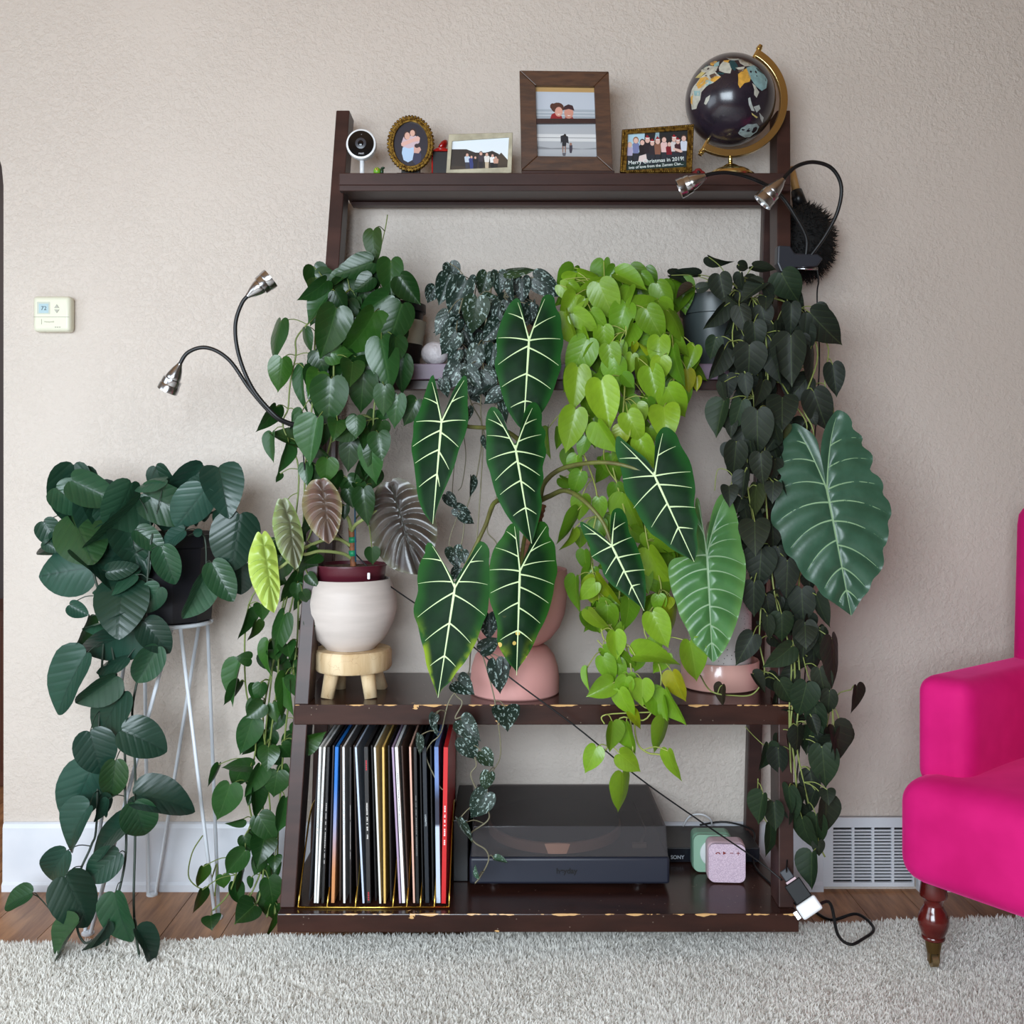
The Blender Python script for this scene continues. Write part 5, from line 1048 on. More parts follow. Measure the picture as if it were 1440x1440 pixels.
PB.leaves(Z9, [(110, 830, 68, 982, 62), (180, 798, 190, 872, 82), (155, 890, 140, 1002, 56, 'r'), (300, 858, 213, 1062, 100), (122, 1085, 56, 1080, 72), (66, 1118, 10, 1332, 76, 'p'), (215, 1000, 175, 1172, 52, 'b'), (370, 640, 300, 792, 92), (372, 690, 370, 782, 72), (320, 570, 290, 662, 72), (430, 568, 420, 682, 92, 'd'), (480, 528, 410, 572, 92, 'd'), (725, 190, 735, 365, 112, 'd'), (770, 498, 775, 584, 78, 'd'), (625, 270, 620, 342, 52, 'd'), (385, 1122, 370, 1292, 92), (310, 1175, 330, 1402, 70, 'b'), (160, 1230, 150, 1312, 92), (185, 1330, 100, 1402, 100), (240, 1330, 260, 1424, 62, 'b'), (320, 1010, 330, 1072, 92), (250, 1040, 260, 1084, 82), (440, 880, 430, 942, 62), (430, 640, 480, 700, 60, 'd'), (400, 730, 440, 790, 60, 'd')])
PB.leaves(Z8, [(1035, 0, 985, 110, 52), (1135, 8, 1125, 88, 62), (1120, 85, 1075, 168, 72), (1262, 0, 1272, 152, 62, 'b'), (1290, -30, 1322, 62, 102, 'p'), (1300, 180, 1322, 232, 72), (1308, 285, 1432, 236, 78, 'b'), (1092, 178, 1048, 338, 108, 'p'), (1085, 385, 963, 360, 62), (940, 380, 910, 482, 32), (1050, 392, 1000, 492, 92), (1130, 388, 1070, 528, 82, 'p'), (1170, 300, 1165, 392, 92), (1230, 290, 1275, 352, 72), (1210, 415, 1190, 534, 112), (1110, 490, 1120, 622, 72, 'd'), (990, 478, 938, 648, 122, 'p'), (1248, 538, 1222, 692, 92, 'p'), (1130, 618, 1198, 742, 108), (1050, 630, 970, 656, 36), (1060, 708, 1080, 782, 62, 'd'), (1150, 718, 1130, 824, 112, 'd'), (1060, 778, 973, 884, 92), (868, 850, 855, 947, 56, 'y'), (958, 888, 965, 952, 62, 'b'), (865, 958, 850, 1067, 50), (1172, 908, 1198, 1034, 96), (1050, 870, 1045, 972, 32, 'd'), (1090, 900, 1075, 952, 32), (905, 1075, 905, 1118, 82, 'd'), (1100, 1030, 1020, 1102, 112, 'd'), (1196, 1078, 1174, 1192, 27, 'b'), (1200, 800, 1195, 852, 62, 'd')])
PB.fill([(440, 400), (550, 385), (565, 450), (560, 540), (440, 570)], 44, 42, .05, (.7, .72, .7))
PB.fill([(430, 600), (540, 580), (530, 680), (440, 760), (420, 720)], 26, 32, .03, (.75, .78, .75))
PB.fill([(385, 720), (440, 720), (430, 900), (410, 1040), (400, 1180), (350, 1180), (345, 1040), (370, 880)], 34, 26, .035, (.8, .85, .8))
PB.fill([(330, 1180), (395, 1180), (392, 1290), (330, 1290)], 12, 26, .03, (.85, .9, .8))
PB.finish(mat('olive_vine', (110, 124, 62), .5))

# ---------------------------------------------------------------- C: silver-spotted scindapsus
q = P(690, 0, 2.3); C_root = thing('spotted_scindapsus', (q.x, 2.3, Z_UP), 'dark trailing plant with silver-speckled leaves spilling over the mauve board', 'potted plant')
pot('pot', M_BP, cup_prof(.058, .072, .14, .003, .004, .02), q.x, 2.3, Z_UP, C_root, (.068, .125))
def dC(x, y):
    if y < 585: return lerp_tab(y, [(370, 2.29), (430, 2.24), (520, 2.18), (585, 2.16)])-.06*bulge(x, 690, 100)
    return lerp_tab(y, [(585, 2.14), (800, 2.09), (880, 2.06), (1020, 2.035), (1250, 2.06)])
MC = leaf_mat('spotted_leaf', (28, 46, 37), (24, 40, 32), 6, .3, .45, (158, 176, 170), .04, .07)
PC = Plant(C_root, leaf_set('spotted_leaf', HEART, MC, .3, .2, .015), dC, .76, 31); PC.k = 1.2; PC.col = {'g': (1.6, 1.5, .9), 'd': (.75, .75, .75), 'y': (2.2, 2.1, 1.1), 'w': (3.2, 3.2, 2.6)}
cc0 = (690, 415, 2.3)
PC.vine([cc0, (660, 400, 2.2), (640, 480), (660, 560), (678, 600), (672, 660), (664, 690), (655, 720), (650, 760), (640, 800), (650, 830)], .0014)
PC.vine([cc0, (690, 410, 2.18), (680, 480), (676, 570), (679, 620), (675, 700), (668, 780), (655, 850, 2.08), (672, 900, 2.06), (690, 960), (698, 1000), (704, 1060), (690, 1090), (676, 1130)], .0015)
PC.vine([cc0, (715, 430, 2.18), (700, 540), (700, 640, 2.13), (698, 700), (685, 745), (700, 780, 2.09), (665, 900, 2.06), (658, 950), (632, 985), (620, 1030), (606, 1045), (599, 1062), (610, 1090), (622, 1110), (629, 1100)], .0014)
PC.vine([(640, 640, 2.12), (636, 700), (644, 720), (632, 760), (636, 790)], .001)
PC.vine([(650, 600, 2.12), (655, 640), (650, 680), (644, 690)], .001)
PC.vine([(632, 940, 2.045), (640, 975), (650, 988), (640, 1010), (655, 1010), (662, 1050), (670, 1075), (662, 1090), (675, 1120), (688, 1150), (662, 1172), (668, 1185), (683, 1195), (687, 1210), (676, 1232), (668, 1242)], .0015)
PC.leaves(Z4, [(510, 150, 480, 272, 90, 'g'), (650, 190, 650, 290, 45, 'd'), (760, 330, 770, 425, 70, 'd'), (620, 330, 640, 425, 60, 'd'), (580, 143, 590, 254, 85), (300, 92, 330, 188, 88), (445, 168, 405, 202, 42), (285, 168, 240, 315, 102), (385, 202, 303, 392, 130), (455, 300, 428, 472, 135, 'g'), (210, 226, 172, 308, 76), (500, 285, 588, 300, 62, 'g'), (635, 132, 782, 95, 48, 'y'), (720, 178, 715, 302, 90), (795, 172, 930, 272, 115), (590, 318, 570, 452, 90, 'd'), (285, 378, 222, 490, 86), (342, 412, 232, 500, 80), (578, 436, 498, 528, 104), (330, 495, 248, 598, 115), (460, 572, 430, 708, 98), (550, 568, 530, 692, 76), (340, 598, 300, 702, 72), (350, 676, 266, 804, 114), (400, 702, 472, 796, 84), (500, 705, 562, 782, 84), (545, 778, 426, 850, 72), (260, 762, 280, 854, 62), (592, 826, 500, 896, 74), (590, 868, 602, 1004, 62), (405, 922, 410, 992, 36), (505, 1098, 505, 1192, 30), (425, 1328, 430, 1428, 36)])
PC.leaves(Z10, [(290, 72, 348, 145, 62), (340, 148, 428, 172, 72), (375, 190, 452, 240, 56), (330, 392, 350, 484, 92), (380, 410, 400, 470, 60), (360, 508, 320, 572, 62), (540, 790, 540, 924, 102), (500, 985, 602, 925, 84), (585, 1070, 615, 1242, 112), (630, 1062, 640, 1190, 46), (362, 1182, 442, 1246, 112), (640, 1342, 650, 1444, 138), (220, 1382, 205, 1442, 42)])
PC.leaves(Z6B, [(895, 182, 885, 290, 38), (1050, 212, 1122, 295, 104), (1060, 312, 1118, 424, 104), (1160, 382, 1218, 455, 78, 'g'), (1195, 502, 1165, 600, 68, 'g'), (1182, 612, 1098, 738, 112), (1035, 758, 1082, 874, 42), (815, 298, 800, 392, 42)])
PC.leaves(ZR, [(868, 705, 1020, 735, 72, 'w'), (655, 930, 600, 800, 45, 'w'), (470, 270, 535, 510, 70, 'g')], doff=-.012)
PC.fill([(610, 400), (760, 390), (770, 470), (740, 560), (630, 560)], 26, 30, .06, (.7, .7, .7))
PC.finish(mat('grey_vine', (122, 116, 92), .55))

# ---------------------------------------------------------------- D: lime philodendron
q = P(878, 0, 2.3); D_root = thing('lime_philodendron', (q.x, 2.3, Z_UP), 'bushy trailing plant with bright lime yellow-green heart leaves', 'potted plant')
pot('pot', M_BP, cup_prof(.06, .075, .14, .003, .004, .02), q.x, 2.3, Z_UP, D_root, (.07, .125))
def dD(x, y):
    if y < 640: return lerp_tab(y, [(375, 2.29), (440, 2.22), (540, 2.17), (640, 2.15)])-.09*bulge(x, 880, 110)
    return lerp_tab(y, [(640, 2.14), (800, 2.11), (900, 2.065), (960, 2.035), (1140, 2.02)])
MD = leaf_mat('lime_leaf', (124, 160, 36), (168, 192, 80), 6, .18, .34, None, .18, .05)
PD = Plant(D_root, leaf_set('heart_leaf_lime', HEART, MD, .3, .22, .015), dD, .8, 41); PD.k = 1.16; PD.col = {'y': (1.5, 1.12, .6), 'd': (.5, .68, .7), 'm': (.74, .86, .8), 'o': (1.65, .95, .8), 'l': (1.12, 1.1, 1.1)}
cd0 = (878, 420, 2.3)
PD.vine([cd0, (850, 400, 2.2), (810, 450), (800, 550), (815, 620), (840, 700), (830, 780), (850, 860), (870, 930), (880, 960), (885, 1000), (890, 1050), (885, 1080), (876, 1095)], .0018)
PD.vine([cd0, (880, 410, 2.15), (880, 500), (875, 590), (860, 640), (870, 690), (880, 740, 2.1), (870, 860), (886, 930), (890, 980), (895, 1040), (910, 1058), (930, 1062), (938, 1075)], .0018)
PD.vine([cd0, (920, 420, 2.17), (950, 500), (930, 600), (900, 650, 2.14), (910, 760, 2.1), (930, 830), (905, 880), (930, 950), (910, 1010), (872, 1010), (855, 1050), (840, 1062)], .0016)
PD.vine([(870, 610, 2.1), (850, 630), (855, 660), (880, 690), (905, 700)], .0016)
PD.vine([(880, 905, 2.045), (850, 900, 2.06), (845, 860), (858, 880), (875, 905)], .0016)
PD.vine([(840, 900), (860, 925), (900, 990), (930, 1000), (852, 1005), (850, 1018)], .0014)
PD.leaves(Z5, [(430, 110, 380, 190, 70, 'd'), (590, 150, 662, 218, 62, 'd'), (450, 150, 612, 222, 96, 'm'), (140, 175, 212, 140, 66), (225, 140, 342, 186, 72), (120, 215, 206, 312, 86), (170, 205, 242, 256, 56), (340, 210, 218, 278, 72), (350, 200, 442, 180, 46), (200, 275, 128, 388, 112), (255, 293, 208, 362, 52), (345, 213, 420, 412, 162), (510, 228, 443, 362, 76, 'm'), (680, 213, 757, 357, 112, 'm'), (690, 318, 762, 478, 92, 'm'), (535, 345, 702, 292, 132, 'm'), (490, 338, 428, 522, 132, 'm'), (620, 360, 697, 523, 142, 'm'), (750, 373, 853, 523, 82, 'm'), (240, 473, 272, 578, 62), (300, 368, 382, 458, 82, 'm'), (150, 383, 207, 568, 92), (200, 380, 322, 477, 106), (365, 462, 376, 613, 106, 'm'), (330, 573, 258, 703, 72, 'm'), (260, 543, 163, 758, 155, 'm'), (535, 442, 488, 583, 76, 'm'), (460, 548, 470, 663, 72, 'm'), (400, 568, 427, 718, 112, 'm'), (420, 648, 452, 803, 132, 'm'), (770, 588, 802, 793, 96, 'd'), (690, 526, 680, 693, 118), (540, 546, 545, 612, 40, 'y'), (690, 606, 563, 594, 42, 'y'), (530, 618, 505, 728, 76), (570, 648, 602, 788, 66), (640, 703, 682, 893, 132), (695, 638, 690, 773, 106), (890, 573, 848, 703, 86), (750, 528, 862, 602, 72, 'm'), (480, 733, 542, 802, 72, 'd'), (215, 703, 195, 923, 138), (740, 813, 828, 983, 148), (355, 783, 400, 1033, 168, 'l'), (560, 908, 602, 1002, 92), (510, 963, 582, 1108, 126), (715, 928, 730, 1083, 158, 'l'), (200, 948, 148, 1168, 144, 'l'), (340, 1018, 438, 1183, 112, 'm'), (470, 1038, 440, 1153, 96, 'y'), (580, 1103, 643, 1263, 112), (260, 1098, 228, 1203, 72, 'd'), (210, 1205, 190, 1335, 80, 'm'), (230, 1300, 180, 1425, 95, 'd'), (105, 1043, 110, 1158, 60, 'd'), (45, 1048, 45, 1208, 46, 'm'), (850, 713, 860, 833, 84, 'o'), (905, 745, 905, 822, 50, 'o'), (620, 870, 640, 960, 80, 'd'), (630, 1040, 660, 1120, 80, 'm')])
PD.leaves(Z11, [(110, 228, 100, 323, 72, 'm'), (90, 288, 38, 423, 42, 'd'), (75, 363, 55, 448, 32), (180, 238, 185, 318, 56, 'm'), (290, 228, 352, 393, 92), (385, 378, 513, 468, 88), (385, 452, 442, 603, 92, 'l'), (120, 450, 125, 531, 50, 'd'), (85, 562, 80, 693, 52, 'd'), (160, 578, 98, 648, 62), (175, 556, 270, 703, 88, 'y'), (140, 693, 202, 788, 52), (215, 675, 210, 783, 84, 'm'), (300, 648, 305, 763, 68, 'd'), (400, 706, 457, 833, 95, 'l'), (245, 780, 255, 883, 72), (200, 846, 263, 918, 52, 'm'), (200, 882, 237, 983, 72, 'm'), (335, 868, 493, 848, 80, 'l'), (228, 985, 136, 1033, 78, 'm'), (132, 924, 134, 1012, 20, 'm'), (300, 950, 300, 1033, 56, 'm'), (265, 1017, 302, 1123, 68), (355, 975, 355, 1073, 88, 'l'), (480, 945, 517, 1058, 72, 'o'), (390, 1022, 468, 1130, 90, 'm'), (455, 1018, 520, 1153, 68, 'm'), (305, 1100, 362, 1153, 42, 'y'), (235, 1148, 230, 1258, 66, 'm'), (290, 1150, 317, 1268, 66, 'm'), (440, 1132, 430, 1263, 56, 'm'), (165, 1248, 128, 1343, 72), (270, 1273, 352, 1337, 76), (460, 1263, 478, 1383, 52), (275, 1356, 285, 1502, 70), (550, 823, 582, 973, 98, 'm'), (462, 640, 445, 702, 36, 'y'), (480, 653, 490, 783, 46, 'y'), (420, 630, 425, 703, 56, 'm')])
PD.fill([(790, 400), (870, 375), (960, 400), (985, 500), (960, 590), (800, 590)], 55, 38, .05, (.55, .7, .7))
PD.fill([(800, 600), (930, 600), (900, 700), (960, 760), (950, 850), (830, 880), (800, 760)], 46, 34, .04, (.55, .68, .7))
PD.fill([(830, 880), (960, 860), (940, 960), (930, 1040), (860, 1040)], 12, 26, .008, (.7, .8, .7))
PD.finish(mat('lime_vine', (160, 168, 84), .5))

# ---------------------------------------------------------------- E: dark velvet philodendron
q = P(1003, 0, 2.285); E_root = thing('dark_velvet_philodendron', (q.x, 2.285, Z_UP), 'long trailing plant with near-black velvety heart leaves in a dark grey pot', 'potted plant')
M_GP = mat('dark_grey_green_pot', (62, 70, 70), .38)
pot('pot', M_GP, [(.02, 0), (.058, 0), (.06, .004), (.068, .115), (.0735, .116), (.0755, .158), (.072, .158), (.066, .115), (.05, .01), (.02, .008)], q.x, 2.285, Z_UP, E_root, (.07, .14))
def dE(x, y):
    if y < 700: return lerp_tab(y, [(360, 2.25), (440, 2.19), (560, 2.16), (700, 2.13)])-.08*bulge(x, 1075, 115)
    return lerp_tab(y, [(700, 2.1), (900, 2.075), (1230, 2.05)])
ME = leaf_mat('velvet_leaf', (37, 43, 34), (90, 108, 62), 5, .24, .5, None, .03, .06, .22)
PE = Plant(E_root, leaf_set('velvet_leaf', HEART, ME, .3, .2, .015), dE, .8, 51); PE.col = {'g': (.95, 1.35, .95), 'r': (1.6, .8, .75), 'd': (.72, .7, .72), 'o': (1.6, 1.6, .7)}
ce0 = (1003, 425, 2.285)
PE.vine([ce0, (1030, 400, 2.2), (1070, 440), (1080, 540), (1075, 640), (1080, 740), (1090, 840), (1112, 920), (1110, 1000), (1112, 1080), (1118, 1140)], .0018)
PE.vine([ce0, (1040, 410, 2.17), (1030, 480), (1060, 560), (1050, 660), (1060, 740), (1070, 830), (1068, 900), (1075, 945), (1060, 975), (1030, 978), (1000, 972), (985, 950, 2.16)], .0016)
PE.vine([ce0, (1090, 420, 2.18), (1130, 450), (1150, 500), (1130, 570), (1145, 620), (1130, 760, 2.14), (1120, 870), (1125, 960), (1120, 1040), (1130, 1100), (1150, 1180), (1160, 1205)], .0018)
PE.vine([(1150, 470, 2.15), (1165, 490), (1160, 540), (1172, 575), (1168, 620)], .0013)
PE.vine([(1100, 540, 2.13), (1115, 565), (1135, 600), (1120, 640), (1110, 700)], .0016)
PE.vine([(1115, 900, 2.07), (1118, 960), (1112, 1020), (1118, 1080), (1122, 1140)], .002)
PE.vine([(1120, 880, 2.08), (1140, 960), (1170, 990), (1180, 975), (1197, 970)], .0012)
PE.vine([(1048, 1022, 2.06), (1060, 1035), (1074, 1048)], .0009)
PE.vine([(1050, 700), (1022, 690), (1018, 710), (1030, 670), (1010, 660), (1005, 690)], .001)
PE.vine([(1066, 1095, 2.055), (1066, 1115), (1070, 1140), (1080, 1160)], .0012)
PE.leaves(Z6, [(230, 88, 347, 157, 56), (20, 190, 192, 236, 56), (165, 185, 30, 185, 46), (130, 255, 40, 312, 42, 'r'), (165, 262, 247, 240, 56), (290, 193, 320, 343, 122), (395, 128, 464, 152, 56), (480, 138, 602, 177, 62), (405, 183, 400, 293, 56), (530, 238, 408, 328, 82), (545, 258, 607, 343, 62), (450, 205, 562, 215, 36), (340, 313, 437, 393, 62), (640, 183, 717, 343, 168, 'g'), (310, 368, 208, 493, 84), (400, 370, 440, 508, 104), (550, 312, 545, 370, 80), (525, 366, 550, 488, 112), (690, 356, 690, 508, 98), (805, 408, 967, 592, 172), (830, 372, 912, 440, 90), (480, 462, 500, 613, 118), (590, 468, 585, 623, 82), (770, 483, 800, 608, 108), (265, 543, 235, 663, 92, 'g'), (310, 613, 238, 778, 98), (455, 590, 455, 793, 176), (600, 618, 620, 803, 76, 'd'), (740, 530, 745, 640, 100, 'd'), (690, 540, 690, 803, 178), (800, 608, 822, 803, 56, 'd'), (925, 698, 948, 865, 108), (330, 755, 340, 878, 98), (430, 752, 440, 872, 80), (530, 793, 500, 933, 78), (300, 800, 300, 908, 52), (310, 906, 260, 1093, 114, 'g'), (410, 902, 368, 1063, 106, 'g'), (640, 884, 640, 1043, 160), (500, 962, 495, 1198, 170), (600, 1018, 605, 1153, 76), (820, 852, 892, 1063, 152), (800, 960, 830, 1030, 60, 'd'), (355, 1000, 350, 1103, 66), (380, 1140, 368, 1333, 122), (520, 1200, 525, 1363, 116), (460, 1130, 465, 1263, 72), (600, 1230, 600, 1353, 62), (430, 1302, 410, 1443, 84), (340, 1380, 350, 1463, 92), (658, 1030, 655, 1112, 44, 'o'), (590, 1360, 585, 1450, 90)])
PE.leaves(Z12, [(270, 526, 240, 693, 92, 'o'), (180, 603, 150, 683, 82), (200, 640, 205, 763, 62, 'd'), (365, 745, 375, 905, 110, 'd'), (260, 742, 260, 915, 168), (300, 908, 280, 1108, 184), (455, 976, 450, 1193, 138), (255, 1108, 250, 1303, 128), (540, 1146, 545, 1348, 156), (630, 1178, 672, 1368, 82), (420, 1290, 425, 1453, 134, 'g'), (335, 1303, 325, 1443, 72), (560, 1346, 560, 1473, 134), (650, 1372, 670, 1473, 76), (440, 720, 430, 850, 110, 'd'), (400, 890, 420, 990, 90, 'd'), (580, 1050, 590, 1150, 80, 'd'), (330, 1180, 350, 1290, 80, 'd')])
PE.leaves(Z13, [(167, 158, 103, 268, 84), (380, 108, 375, 248, 94), (435, 128, 430, 283, 88), (322, 203, 233, 293, 78, 'g'), (490, 173, 526, 367, 64), (170, 313, 224, 383, 46), (45, 358, 35, 442, 46, 'r'), (440, 295, 465, 413, 80), (280, 343, 332, 433, 72, 'g'), (480, 383, 470, 483, 66), (385, 355, 355, 493, 106, 'g'), (420, 440, 440, 568, 82, 'g'), (590, 364, 598, 475, 46), (405, 525, 410, 638, 70, 'g'), (500, 528, 562, 688, 90), (530, 540, 520, 690, 70), (350, 530, 355, 630, 60, 'd'), (450, 612, 465, 778, 110, 'g'), (232, 598, 228, 715, 64, 'g'), (210, 800, 185, 918, 74, 'g'), (255, 836, 262, 945, 72, 'g'), (345, 788, 355, 913, 36), (315, 776, 320, 913, 70, 'g'), (470, 780, 475, 835, 60), (465, 823, 472, 970, 82), (370, 900, 395, 1043, 80, 'g'), (425, 886, 430, 1015, 84, 'g'), (240, 923, 255, 1053, 60, 'g'), (435, 990, 440, 1053, 50), (408, 1040, 400, 1180, 80, 'g')])
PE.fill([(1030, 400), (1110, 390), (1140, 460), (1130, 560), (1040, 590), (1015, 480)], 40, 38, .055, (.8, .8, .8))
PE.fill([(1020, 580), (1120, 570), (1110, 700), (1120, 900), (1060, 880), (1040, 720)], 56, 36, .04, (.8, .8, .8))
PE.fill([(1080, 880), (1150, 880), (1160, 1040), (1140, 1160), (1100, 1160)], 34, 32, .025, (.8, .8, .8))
PE.finish(mat('green_vine', (136, 146, 78), .5))
# ---------------------------------------------------------------- large traced elephant-ear leaves
def resample(pts, n):
    pts = [Vector((p[0], p[1])) for p in pts]; L = [0]
    for a, b_ in zip(pts[:-1], pts[1:]): L.append(L[-1]+(b_-a).length)
    out = []; j = 0
    for i in range(n):
        t = L[-1]*i/(n-1)
        while j < len(L)-2 and L[j+1] < t: j += 1
        u = 0 if L[j+1] == L[j] else (t-L[j])/(L[j+1]-L[j]); out.append(pts[j].lerp(pts[j+1], max(0, min(1, u))))
    return out
def smooth2(pts, n=4): return [Vector((p.x, p.y)) for p in smooth_path([Vector((a[0], a[1], 0)) for a in pts], n)]
def seg_dist(q, a, b_):
    ab = b_-a; t = max(0, min(1, (q-a).dot(ab)/max(ab.length_squared, 1e-9))); return (q-a-ab*t).length
def big_leaf(parent, conv, notch, J, T, left, right, veins, dJ, dT, m, vm, quilt=.002, qr=5, vw=1.6, cup=.012, roll=0, bend=.12, lob=True, yel=None, N=56, M=12, ridge=.0008, eps=.0005, pillow=0, vname='veins'):
    ox, oy, sc_ = conv; C = lambda p: Vector((ox+p[0]/sc_, oy+p[1]/sc_))
    J, T, notch = C(J), C(T), C(notch); axis = T-J; LN = axis.length; an = axis/LN; pn = Vector((-an.y, an.x))
    marg = [resample(smooth2([notch]+[C(p) for p in s_]+[T]), N) for s_ in (left, right)]
    hw = max(abs((p-J).dot(pn)) for mm in marg for p in mm)
    # vein polylines in pixels
    VP = []
    VP.append(([notch.lerp(J, .15), J, J.lerp(T, .5)+pn*0, T], vw*1.5, True))
    for st, en in veins:
        A = J.lerp(T, st) if isinstance(st, (int, float)) else C(st); E = C(en)
        if isinstance(st, tuple) and (A-J).length > 3:
            allp = [a_.lerp(b_, t_/6) for pl, _w, _r in VP[:3] for a_, b_ in zip(pl[:-1], pl[1:]) for t_ in range(7)]
            A = min(allp, key=lambda p_: (p_-A).length)
        mid = A.lerp(E, .5)-an*((E-A).length*bend)
        pl = [A*(1-t)**2+mid*2*t*(1-t)+E*t*t for t in [k/8 for k in range(9)]]; VP.append((pl, vw if not isinstance(st, tuple) or (A-J).length < 3 else vw*.8, False))
    segs = [(a, b_) for pl, w, r in VP for a, b_ in zip(pl[:-1], pl[1:])]
    def z(q):
        al = (q-J).dot(an)/LN; ac = (q-J).dot(pn)/hw; dv = min(seg_dist(q, a, b_) for a, b_ in segs)
        return quilt*((1-math.exp(-(dv/qr)**2)) if not pillow else 1-(1-min(1, dv/pillow))**2)-cup*(ac*ac)-.012*max(0, al)**2*.5
    def W(q, e=0):
        al = (q-J).dot(an)/LN; ac = (q-J).dot(pn)
        d = dJ+(dT-dJ)*al+roll*ac/hw-z(q)-e; return P(q.x, q.y, d)
    ribn = resample([notch, J, T] if (J-notch).length > 2 else [J, T], N)
    vs = []; fs = []; yl = []; idx = {}
    lobe_i = []
    for si, mm in enumerate(marg):
        # index of the margin sample where the rib starts to advance past J
        k0 = max(range(N), key=lambda i: -(mm[i]-J).dot(an)) if lob else 0
        for i in range(N):
            if lob: rt = 0 if i <= k0 else (i-k0)/(N-1-k0); rb = J.lerp(T, rt**1.15)
            else: rb = ribn[i]
            for k in range(M+1):
                t = k/M
                if t == 0 and si == 1: idx[(si, i, k)] = idx[(0, i, 0)] if False else None
                q = rb.lerp(mm[i], t)
                if idx.get((si, i, k)) is None or (si, i, k) not in idx:
                    idx[(si, i, k)] = len(vs); vs.append(W(q)); yl.append((t, (q-J).dot(an)/LN))
        for i in range(N-1):
            for k in range(M): fs.append((idx[(si, i, k)], idx[(si, i, k+1)], idx[(si, i+1, k+1)], idx[(si, i+1, k)]))
    me = bpy.data.meshes.new('leaf'); o_ = org(parent); me.from_pydata([tuple(v-o_) for v in vs], [], fs)
    at = me.attributes.new('edge', 'FLOAT', 'POINT'); at.data.foreach_set('value', [y[0] for y in yl]); at = me.attributes.new('along', 'FLOAT', 'POINT'); at.data.foreach_set('value', [y[1] for y in yl])
    b = bmesh.new(); b.from_mesh(me); bmesh.ops.remove_doubles(b, verts=b.verts, dist=2e-5); bmesh.ops.dissolve_degenerate(b, edges=b.edges, dist=1e-6); bmesh.ops.recalc_face_normals(b, faces=b.faces)
    b.to_mesh(me); b.free(); me.polygons.foreach_set('use_smooth', [True]*len(me.polygons)); me.materials.append(m)
    lf = bpy.data.objects.new('leaf', me); COL.objects.link(lf); lf.parent = parent; ORG[lf.name] = o_
    vb = MB()
    for pl, w, mid in VP:
        pts = resample(pl, 26 if mid else 14); n = len(pts); base = len(vb.v)
        for i, q in enumerate(pts):
            tg = (pts[min(i+1, n-1)]-pts[max(i-1, 0)]).normalized(); nn = Vector((-tg.y, tg.x)); ww = w*(1-.78*i/(n-1))/2
            if mid and i < 3: ww = w*(.55+.15*i)/2
            vb.v += [W(q-nn*ww, eps), W(q, eps+ridge), W(q+nn*ww, eps)]
        for i in range(n-1):
            for k in range(2): a = base+i*3+k; vb.f.append([a, a+1, a+4, a+3]); vb.m.append(0)
    vb.build(vname, vm, lf, smooth=True)
    return W(J, -.004)
def petiole(parent, pts, r0, r1, m): 
    path = smooth_path(pts, 8); n = len(path); b = MB(); b.tube(path, [r0+(r1-r0)*i/(n-1) for i in range(n)], 9); b.build('petiole', m, parent, smooth=True)
def attr(nt, n): return nd(nt, 'ShaderNodeAttribute', attribute_name=n).outputs['Fac']
def big_mat(name, a, b_, rough, yel=None, edge=None, sheen=0, nscale=18, center=None, bstr=.1, spec=.5):
    m, nt, bs = nmat(name); co = objco(nt); e = attr(nt, 'edge'); al = attr(nt, 'along'); n1 = noise(nt, co, nscale, 5, None, .6)
    c = mixc(nt, ramp(nt, n1, .35, .65), S(*a), S(*b_))
    if center: c = mixc(nt, mth(nt, 'MULTIPLY', ramp(nt, e, .75, .1), .6), c, S(*center))
    if edge: c = mixc(nt, mth(nt, 'MULTIPLY', ramp(nt, e, .6, 1.0), .75), c, S(*edge))
    if yel:
        n2 = noise(nt, co, 22, 4); f = mth(nt, 'MULTIPLY', ramp(nt, e, yel[0], 1.0), ramp(nt, al, yel[1], yel[1]+.35)); f = mth(nt, 'MULTIPLY', f, ramp(nt, n2, .42, .58)); c = mixc(nt, f, c, S(128, 150, 30))
        vo = nt.nodes.new('ShaderNodeTexVoronoi'); vo.inputs['Scale'].default_value = 34; nt.links.new(co, vo.inputs['Vector'])
        if yel[2]: c = mixc(nt, mth(nt, 'MULTIPLY', mth(nt, 'LESS_THAN', vo.outputs['Distance'], .16), ramp(nt, al, .42, .6)), c, S(206, 178, 96))
    nt.links.new(c, bs.inputs['Base Color']); bs.inputs['Roughness'].default_value = rough; bs.inputs['Specular IOR Level'].default_value = spec
    bump(nt, bs, noise(nt, co, 140, 3), bstr, .002); return m
# ---- frydek-type: dark velvet leaves with white veins, in the pink hourglass pot
FX, FD = P(724, 0, 2.205).x, 2.205
F_root = thing('white_veined_alocasia', (FX, FD, Z_MID), 'elephant ear plant with dark velvet arrow leaves and bold white veins in a pink pot', 'potted plant')
M_TERR = mat('matte_pink_ceramic', (222, 164, 157), .6, vary=(3, (214, 154, 147)))
pot('lower_pot', M_TERR, [(.02, 0), (.092, 0), (.095, .003), (.0955, .03), (.093, .055), (.085, .08), (.07, .098), (.055, .104), (.02, .104)], FX, FD, Z_MID, F_root, None, 56)
pot('upper_pot', M_TERR, [(.02, .1045), (.058, .1045), (.078, .117), (.096, .14), (.1075, .17), (.1125, .21), (.1125, .262), (.111, .265), (.107, .263), (.106, .2), (.085, .14), (.02, .125)], FX, FD, Z_MID, F_root, (.105, .24), 56)
